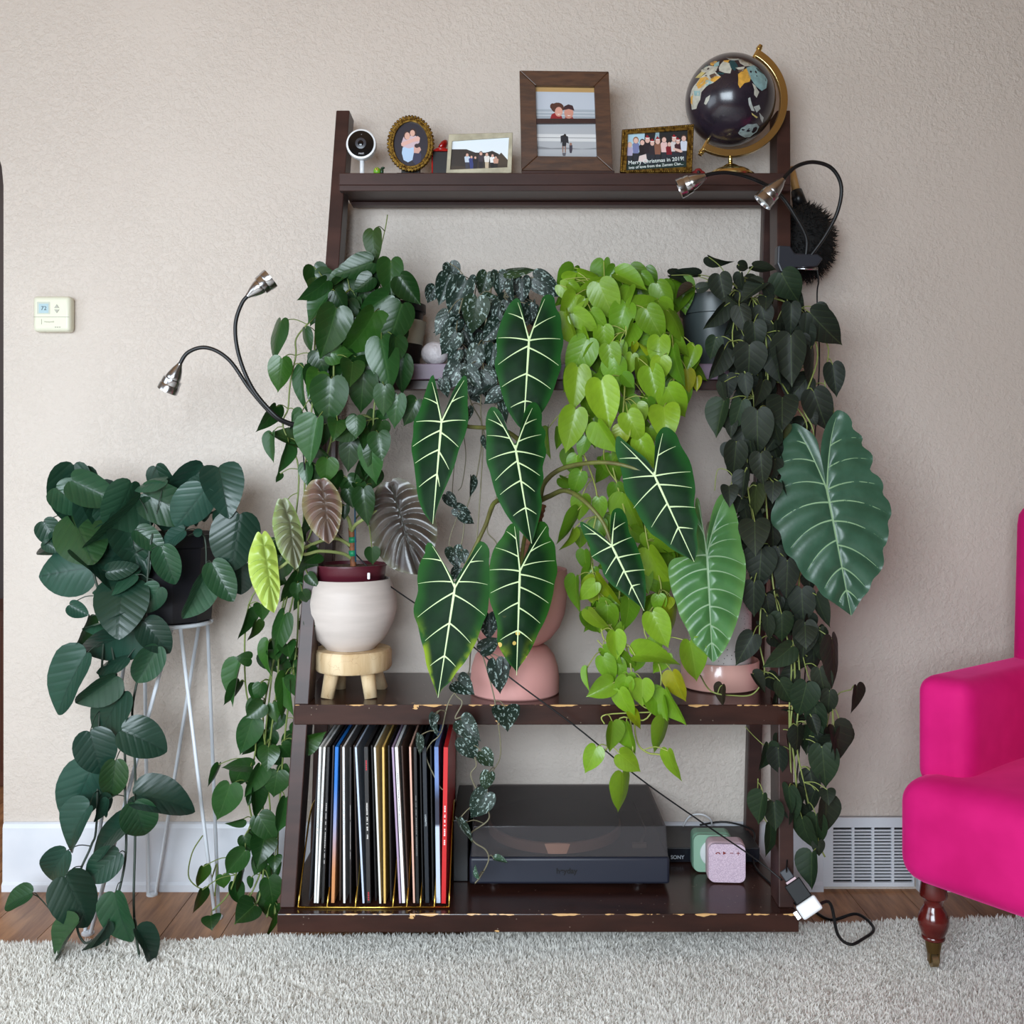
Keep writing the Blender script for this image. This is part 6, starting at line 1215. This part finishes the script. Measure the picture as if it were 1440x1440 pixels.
MF = big_mat('frydek_leaf', (10, 36, 16), (15, 46, 19), .55, None, (30, 84, 30), bstr=.06, spec=.12); MFY = big_mat('frydek_leaf_yellowing', (10, 36, 16), (15, 46, 19), .55, (.55, .25, False), (34, 86, 28), bstr=.06, spec=.12); MFS = big_mat('frydek_leaf_spotted', (10, 36, 16), (15, 46, 19), .55, (.2, .55, True), (40, 92, 26), bstr=.06, spec=.12)
VF = mat('white_vein', (206, 226, 170), .5)
PETF = mat('olive_petiole', (112, 116, 56), .45, vary=(30, (92, 88, 48)))
kw = dict(vm=VF, quilt=.0022, qr=6, cup=.012, vw=2.3)
JF = []
JF.append(big_leaf(F_root, Z4, (755, 500), (757, 530), (725, 1045), [(725, 420), (715, 340), (695, 285), (660, 300), (625, 350), (592, 430), (568, 520), (572, 600), (557, 670), (580, 760), (600, 840), (632, 930), (690, 1020)], [(790, 430), (820, 340), (832, 285), (865, 262), (902, 280), (912, 340), (940, 390), (945, 460), (956, 540), (940, 620), (944, 680), (920, 750), (890, 840), (850, 920), (790, 1000)],
   [((757, 530), (692, 310)), ((757, 530), (848, 290)), ((738, 470)[:2] and (708, 410), (636, 372)), ((800, 465), (910, 388)), (0, (578, 515)), (0, (938, 522)), (.06, (578, 670)), (.08, (928, 674)), (.37, (600, 798)), (.38, (882, 810)), (.68, (650, 918)), (.68, (775, 888))], 2.065, 2.04, MF, bend=.08, **kw))
JF.append(big_leaf(F_root, Z4, (253, 980), (250, 1002), (200, 1592), [(240, 900), (225, 820), (203, 728), (180, 760), (150, 850), (120, 940), (90, 1000), (86, 1080), (76, 1150), (90, 1240), (102, 1340), (115, 1440), (150, 1530)], [(290, 890), (330, 800), (385, 728), (400, 780), (402, 900), (406, 990), (386, 1080), (352, 1160), (330, 1240), (300, 1320), (265, 1400), (232, 1480)],
   [((250, 1002), (195, 770)), ((250, 1002), (382, 760)), ((222, 900), (150, 862)), ((312, 890), (382, 852)), (0, (104, 1000)), (0, (390, 993)), (.08, (84, 1143)), (.1, (348, 1146)), (.27, (98, 1240)), (.29, (294, 1276)), (.51, (120, 1378)), (.51, (240, 1376))], 2.04, 2.0, MF, bend=.08, roll=.015, **kw))
JF.append(big_leaf(F_root, Z4, (676, 1130), (680, 1160), (772, 1705), [(640, 1080), (615, 1010), (595, 950), (555, 912), (522, 932), (506, 1000), (510, 1080), (508, 1180), (512, 1240), (530, 1290), (550, 1370), (578, 1450), (640, 1560), (720, 1650)], [(705, 1080), (720, 1000), (735, 930), (778, 885), (812, 905), (832, 960), (830, 1020), (854, 1060), (846, 1120), (857, 1180), (836, 1260), (842, 1330), (822, 1400), (832, 1480), (805, 1600)],
   [((680, 1160), (552, 938)), ((680, 1160), (776, 922)), ((606, 1030), (520, 985)), ((738, 1020), (802, 985)), ((645, 1100), (516, 1080)), ((700, 1115), (828, 1075)), (.02, (522, 1222)), (.02, (840, 1207)), (.12, (562, 1340)), (.14, (820, 1312)), (.33, (590, 1422)), (.34, (790, 1404)), (.62, (665, 1545)), (.62, (800, 1535))], 1.995, 1.97, MF, bend=.08, roll=-.01, **kw))
JF.append(big_leaf(F_root, Z10, (335, 590), (337, 622), (237, 1275), [(300, 520), (255, 450), (215, 378), (188, 348), (163, 370), (158, 420), (130, 470), (113, 560), (118, 640), (93, 730), (95, 790), (115, 840), (135, 930), (155, 1000), (168, 1080), (195, 1160), (225, 1240)], [(375, 520), (430, 430), (470, 360), (502, 343), (542, 390), (541, 480), (550, 590), (541, 680), (531, 770), (505, 830), (470, 930), (440, 990), (400, 1060), (350, 1120), (310, 1180), (262, 1222)],
   [((337, 622), (203, 372)), ((337, 622), (497, 370)), ((232, 475), (145, 447)), ((450, 480), (508, 462)), ((305, 596), (118, 596)), ((385, 600), (532, 602)), (.04, (115, 796)), (.06, (516, 786)), (.32, (160, 936)), (.32, (430, 950)), (.62, (190, 1085)), (.62, (342, 1090))], 1.985, 1.96, MFY, bend=.08, roll=.012, **kw))
JF.append(big_leaf(F_root, Z10, (726, 500), (725, 522), (705, 1142), [(722, 420), (715, 340), (722, 270), (692, 233), (650, 258), (625, 310), (580, 370), (555, 430), (543, 510), (545, 600), (543, 690), (570, 770), (590, 850), (590, 940), (620, 1010), (660, 1070), (698, 1112)], [(760, 420), (800, 340), (832, 270), (826, 238), (862, 223), (897, 260), (897, 310), (932, 360), (940, 450), (948, 520), (932, 590), (922, 660), (902, 740), (872, 820), (835, 890), (800, 970), (760, 1040), (716, 1100)],
   [((725, 522), (692, 255)), ((725, 522), (882, 255)), ((686, 330), (645, 285)), ((800, 415), (908, 345)), ((688, 440), (580, 382)), ((755, 495), (932, 460)), (0, (545, 515)), (.03, (925, 600)), (.1, (550, 652)), (.15, (895, 712)), (.3, (595, 780)), (.35, (845, 832)), (.57, (608, 932)), (.57, (797, 940))], 1.98, 1.955, MFS, bend=.08, roll=-.012, **kw))
JF.append(big_leaf(F_root, Z11, (402, 122), (405, 142), (565, 490), [(370, 72), (320, 32), (285, 2), (252, -22), (246, 40), (262, 90), (275, 150), (285, 210), (320, 260), (345, 310), (385, 370), (430, 402), (480, 442), (540, 474)], [(405, 40), (412, -20), (446, -58), (490, -30), (512, 20), (547, 80), (562, 140), (570, 200), (564, 260), (580, 320), (574, 380), (580, 430), (572, 470)],
   [((405, 142), (268, 2)), ((405, 142), (438, -30)), ((335, 72), (262, 72)), ((420, 60), (490, 22)), (0, (276, 155)), (0, (550, 125)), (.08, (320, 272)), (.1, (556, 190)), (.32, (392, 350)), (.36, (570, 270)), (.6, (470, 420)), (.6, (560, 356))], 2.0, 1.97, MF, bend=.05, roll=.01, **kw))
JF.append(big_leaf(F_root, Z11, (228, 416), (232, 426), (362, 688), [(190, 380), (150, 350), (103, 326), (118, 380), (140, 420), (150, 470), (188, 500), (197, 540), (230, 582), (270, 612), (310, 642), (348, 672)], [(225, 340), (235, 283), (267, 273), (292, 310), (302, 370), (322, 400), (342, 450), (357, 500), (367, 560), (370, 620)],
   [((232, 426), (115, 338)), ((232, 426), (246, 290)), ((170, 378), (122, 378)), ((240, 360), (285, 330)), (0, (150, 470)), (0, (312, 390)), (.15, (205, 540)), (.18, (347, 456)), (.38, (250, 590)), (.4, (366, 522)), (.62, (300, 625)), (.62, (346, 580))], 2.02, 1.99, MF, bend=.05, **kw))
# trunk and petioles
b = MB(); tp = smooth_path([(FX+.005, FD, Z_MID+.23), P(737, 790, 2.19), P(744, 765, 2.185), P(752, 735, 2.18), P(759, 708, 2.18)], 8); b.tube(tp, [.0135+.0025*(i % 2) for i in range(len(tp))], 12); b.build('trunk', mat('ringed_brown_trunk', (142, 92, 66), .7, vary=(60, (84, 52, 38))), F_root, smooth=True)
hub = P(759, 704, 2.178); low = P(742, 775, 2.183)
for jp, way in zip(JF, ([P(752, 640, 2.16), P(750, 580, 2.13)], [P(752, 650, 2.15), P(715, 608, 2.1), P(660, 600, 2.06)], [P(750, 690, 2.1), P(735, 660, 2.04)], [P(735, 710, 2.13), P(698, 705, 2.06), P(680, 745, 2.02)], [P(748, 740, 2.12), P(738, 755, 2.05)], [P(765, 680, 2.16), P(788, 660, 2.12), P(830, 651, 2.06), P(872, 653, 2.02)], [P(772, 698, 2.16), P(795, 690, 2.12), P(822, 705, 2.06), P(848, 735, 2.035)])):
    petiole(F_root, [hub]+way+[jp], .0062, .0034, PETF)
# ---- quilted grey-green leaves in the speckled pot
H_root = thing('quilted_alocasia', (WX, WD, Z_MID+.007), 'elephant ear plant with two large quilted grey-green leaves in a speckled white pot', 'potted plant')
m, nt, bs = nmat('speckled_ceramic'); co = objco(nt); vo = nt.nodes.new('ShaderNodeTexVoronoi'); vo.inputs['Scale'].default_value = 130; nt.links.new(co, vo.inputs['Vector']); nt.links.new(mixc(nt, mth(nt, 'LESS_THAN', vo.outputs['Distance'], .16), S(214, 206, 202), S(96, 84, 78)), bs.inputs['Base Color']); bs.inputs['Roughness'].default_value = .5
pot('pot', m, [(.02, 0), (.062, 0), (.066, .004), (.068, .03), (.069, .12), (.069, .22), (.067, .223), (.064, .22), (.063, .03), (.02, .02)], WX, WD, Z_MID+.0075, H_root, (.064, .2), 48)
MH = big_mat('quilted_leaf_dark', (58, 92, 72), (48, 80, 60), .34, None, None, bstr=.12); MH1 = big_mat('quilted_leaf_green', (74, 122, 66), (64, 110, 60), .34, None, (96, 140, 72), bstr=.12); VH = mat('pale_green_vein', (134, 164, 124), .45)
kw = dict(quilt=.0075, qr=10, cup=.008, vw=2.4, vm=VH, N=90, M=22, eps=.0008, pillow=15)
j1 = big_leaf(H_root, Z11, (612, 440), (617, 462), (640, 897), [(600, 380), (592, 320), (588, 250), (575, 228), (568, 260), (570, 330), (574, 400), (566, 460), (530, 468), (480, 478), (460, 510), (464, 560), (475, 610), (490, 650), (508, 710), (540, 770), (560, 815), (600, 852), (628, 882)], [(620, 370), (640, 280), (665, 225), (692, 213), (717, 240), (737, 300), (747, 350), (757, 420), (772, 480), (774, 540), (767, 600), (757, 660), (742, 720), (717, 790), (692, 840), (662, 880)],
   [((617, 462), (582, 255)), ((617, 462), (688, 235)), ((602, 380), (575, 330)), ((640, 380), (738, 330)), ((630, 430), (750, 400)), (0, (468, 520)), (.02, (764, 500)), (.13, (472, 590)), (.15, (766, 570)), (.3, (498, 665)), (.32, (756, 640)), (.46, (528, 738)), (.48, (736, 712)), (.64, (562, 806)), (.66, (700, 800)), (.82, (606, 850)), (.82, (672, 855))], 2.06, 2.03, MH1, bend=.2, **kw)
j2 = big_leaf(H_root, Z12, (660, 470), (690, 545), (835, 1295), [(640, 350), (640, 280), (612, 220), (560, 180), (500, 148), (458, 175), (428, 250), (432, 310), (393, 380), (395, 430), (420, 470), (383, 510), (370, 560), (385, 610), (358, 680), (362, 750), (410, 800), (428, 880), (450, 930), (495, 962), (520, 1012), (560, 1072), (620, 1112), (660, 1172), (720, 1212), (790, 1262)], [(652, 330), (663, 230), (690, 150), (735, 83), (762, 70), (812, 95), (840, 140), (842, 180), (902, 230), (897, 280), (957, 330), (962, 380), (947, 430), (1002, 470), (1027, 520), (1022, 570), (1062, 620), (1074, 690), (1052, 740), (1059, 800), (1042, 870), (1022, 900), (1030, 980), (1002, 1040), (962, 1082), (942, 1142), (892, 1202), (852, 1272)],
   [((690, 545), (510, 185)), ((690, 545), (746, 115)), ((550, 285), (445, 262)), ((590, 388), (403, 392)), ((655, 520), (398, 545)), ((735, 285), (888, 238)), ((722, 418), (950, 365)), ((712, 560), (1012, 520)), (.1, (385, 748)), (.1, (1056, 690)), (.24, (474, 892)), (.25, (1022, 842)), (.4, (570, 1032)), (.44, (996, 1012)), (.62, (676, 1132)), (.62, (916, 1122)), (.8, (762, 1215)), (.8, (872, 1200))], 2.06, 2.03, MH, bend=.22, **kw)
PETH = mat('grey_green_petiole', (128, 132, 104), .5); hb_ = Vector((WX, WD, Z_MID+.2))
petiole(H_root, [hb_, P(1010, 790, 2.24), P(1000, 740, 2.17), P(996, 745, 2.1), j1], .0065, .0038, PETH)
petiole(H_root, [hb_, P(1025, 780, 2.25), P(1052, 738, 2.19), P(1080, 712, 2.13), P(1120, 680, 2.09), j2], .007, .0038, PETH)
# ---- coppery quilted leaves in the round planter
G_root = thing('copper_alocasia', (PX_, SD, z0+.02), 'small elephant ear plant with coppery quilted leaves in a maroon nursery pot', 'potted plant')
gz = P(0, 797, SD-.07).z
M_MAR = mat('maroon_plastic', (84, 28, 40), .35)
pot('nursery_pot', M_MAR, [(.02, z0+.02-gz), (.05, z0+.02-gz), (.0735, -.022), (.074, -.0215), (.076, -.003), (.0785, -.003), (.0785, 0), (.0745, 0), (.07, -.02), (.05, z0+.025-gz), (.02, z0+.025-gz)], PX_, SD, gz, G_root, (.0725, -.007), 44)
MB().box((PX_+.046, SD-.0745, gz-.026), (PX_+.052, SD-.07, gz-.012)).build('plant_tag', M_WP, G_root, bevel=.002)
sx0 = P(497, 797, SD); b = MB(); sp2 = smooth_path([(sx0.x, SD, gz-.012), P(496, 775, SD), P(495, 756, SD), P(494, 742, SD)], 6); b.tube(sp2, .0068, 12); b.build('stem', mat('rusty_stem', (150, 92, 54), .7, vary=(50, (96, 58, 36))), G_root, smooth=True)
for y0, y1 in ((755, 763), (774, 782)):
    b = MB(); b.tube([P(495.5, y0, SD), P(496, y1, SD)], .0082, 14); b.build('green_tape', mat('green_tape', (24, 132, 88), .5), G_root, smooth=True)
stk_ = MB(); stk_.tube([P(500, 790, SD-.004), P(499, 705, SD-.006)], .0018, 6); stk_.build('support_stick', mat('blue_stick', (36, 84, 110), .5), G_root, smooth=True)
MG1 = big_mat('copper_leaf_dark', (72, 62, 54), (58, 46, 44), .26, None, (92, 90, 70), center=(36, 34, 30), bstr=.1); MG2 = big_mat('copper_leaf_red', (112, 88, 72), (98, 68, 64), .28, None, (126, 120, 80), center=(58, 48, 40), bstr=.1); MG3 = big_mat('copper_leaf_green', (116, 126, 82), (104, 104, 76), .34, None, (128, 150, 84), center=(78, 82, 60), bstr=.1); MG4 = big_mat('copper_leaf_lime', (166, 190, 78), (152, 176, 72), .36, None, (176, 196, 92), center=(130, 152, 62), bstr=.1)
def cup_leaf(notch, J, T, L, R, veins, d0, d1, m, vcol, roll=0, q=.0065): return big_leaf(G_root, Z9, notch, J, T, L, R, veins, d0, d1, m, mat('copper_vein_%d' % vcol[0], vcol, .8, spec=.1), quilt=q, qr=5.5, vw=1.5, cup=.016, bend=.28, lob=False, roll=roll, ridge=.0001, N=80, M=20, pillow=11)
g1 = cup_leaf((868, 146), (915, 300), (1015, 638), [(830, 145), (790, 190), (755, 260), (748, 350), (760, 430), (780, 490), (820, 550), (870, 600), (940, 627)], [(890, 121), (940, 130), (1000, 170), (1042, 220), (1082, 280), (1107, 330), (1117, 400), (1112, 460), (1092, 520), (1060, 585)],
   [((890, 215), (790, 215)), ((905, 265), (765, 290)), (0, (765, 375)), (.1, (785, 465)), (.22, (830, 545)), (.36, (900, 605)), ((900, 240), (985, 180)), (0, (1050, 250)), (.08, (1095, 335)), (.2, (1105, 430)), (.34, (1085, 510)), (.5, (1050, 575))], 2.13, 2.1, MG1, (54, 52, 46), .01)
g2 = cup_leaf((495, 128), (515, 240), (540, 474), [(450, 135), (415, 180), (397, 240), (400, 300), (420, 350), (450, 400), (490, 442)], [(520, 121), (557, 150), (592, 200), (610, 260), (607, 320), (597, 380), (572, 440)],
   [((505, 185), (425, 190)), (0, (406, 255)), (.1, (412, 318)), (.25, (440, 375)), (.42, (485, 428)), ((512, 190), (580, 190)), (0, (602, 250)), (.12, (604, 315)), (.28, (592, 372)), (.44, (572, 425))], 2.1, 2.08, MG2, (82, 66, 56))
g3 = cup_leaf((290, 238), (332, 362), (362, 610), [(270, 233), (250, 290), (238, 360), (250, 430), (270, 500), (310, 562)], [(312, 228), (347, 270), (377, 330), (397, 400), (407, 470), (402, 530), (382, 590)],
   [((312, 300), (258, 300)), (0, (246, 380)), (.12, (256, 440)), (.28, (278, 500)), (.46, (312, 552)), ((320, 300), (360, 300)), (0, (388, 380)), (.14, (402, 450)), (.3, (400, 515)), (.48, (386, 565))], 2.08, 2.06, MG3, (84, 84, 62), -.015)
g4 = cup_leaf((182, 425), (207, 562), (248, 842), [(160, 408), (135, 460), (113, 530), (111, 600), (125, 670), (150, 730), (190, 802)], [(200, 403), (232, 440), (257, 500), (267, 560), (274, 640), (280, 700), (272, 780)],
   [((195, 480), (138, 490)), (0, (118, 580)), (.12, (128, 650)), (.28, (152, 715)), (.46, (188, 775)), ((198, 480), (245, 490)), (0, (262, 570)), (.14, (272, 650)), (.3, (274, 715)), (.48, (266, 770))], 2.07, 2.05, MG4, (126, 146, 62), -.015)
PETG = mat('pale_green_petiole', (150, 160, 98), .45); top = P(494, 748, SD)
petiole(G_root, [top, P(500, 738, 2.17), P(515, 728, 2.15), P(540, 715, 2.14), g1], .0045, .003, PETG)
petiole(G_root, [top, P(490, 730, 2.17), P(478, 715, 2.14), g2], .0045, .003, PETG)
petiole(G_root, [P(494, 785, SD), P(480, 778, 2.17), P(450, 775, 2.13), P(425, 778, 2.1), P(415, 750, 2.092), g3], .004, .0028, PETG)
petiole(G_root, [P(494, 768, SD), P(470, 757, 2.17), P(430, 770, 2.12), P(390, 800, 2.09), g4], .004, .0028, PETG)
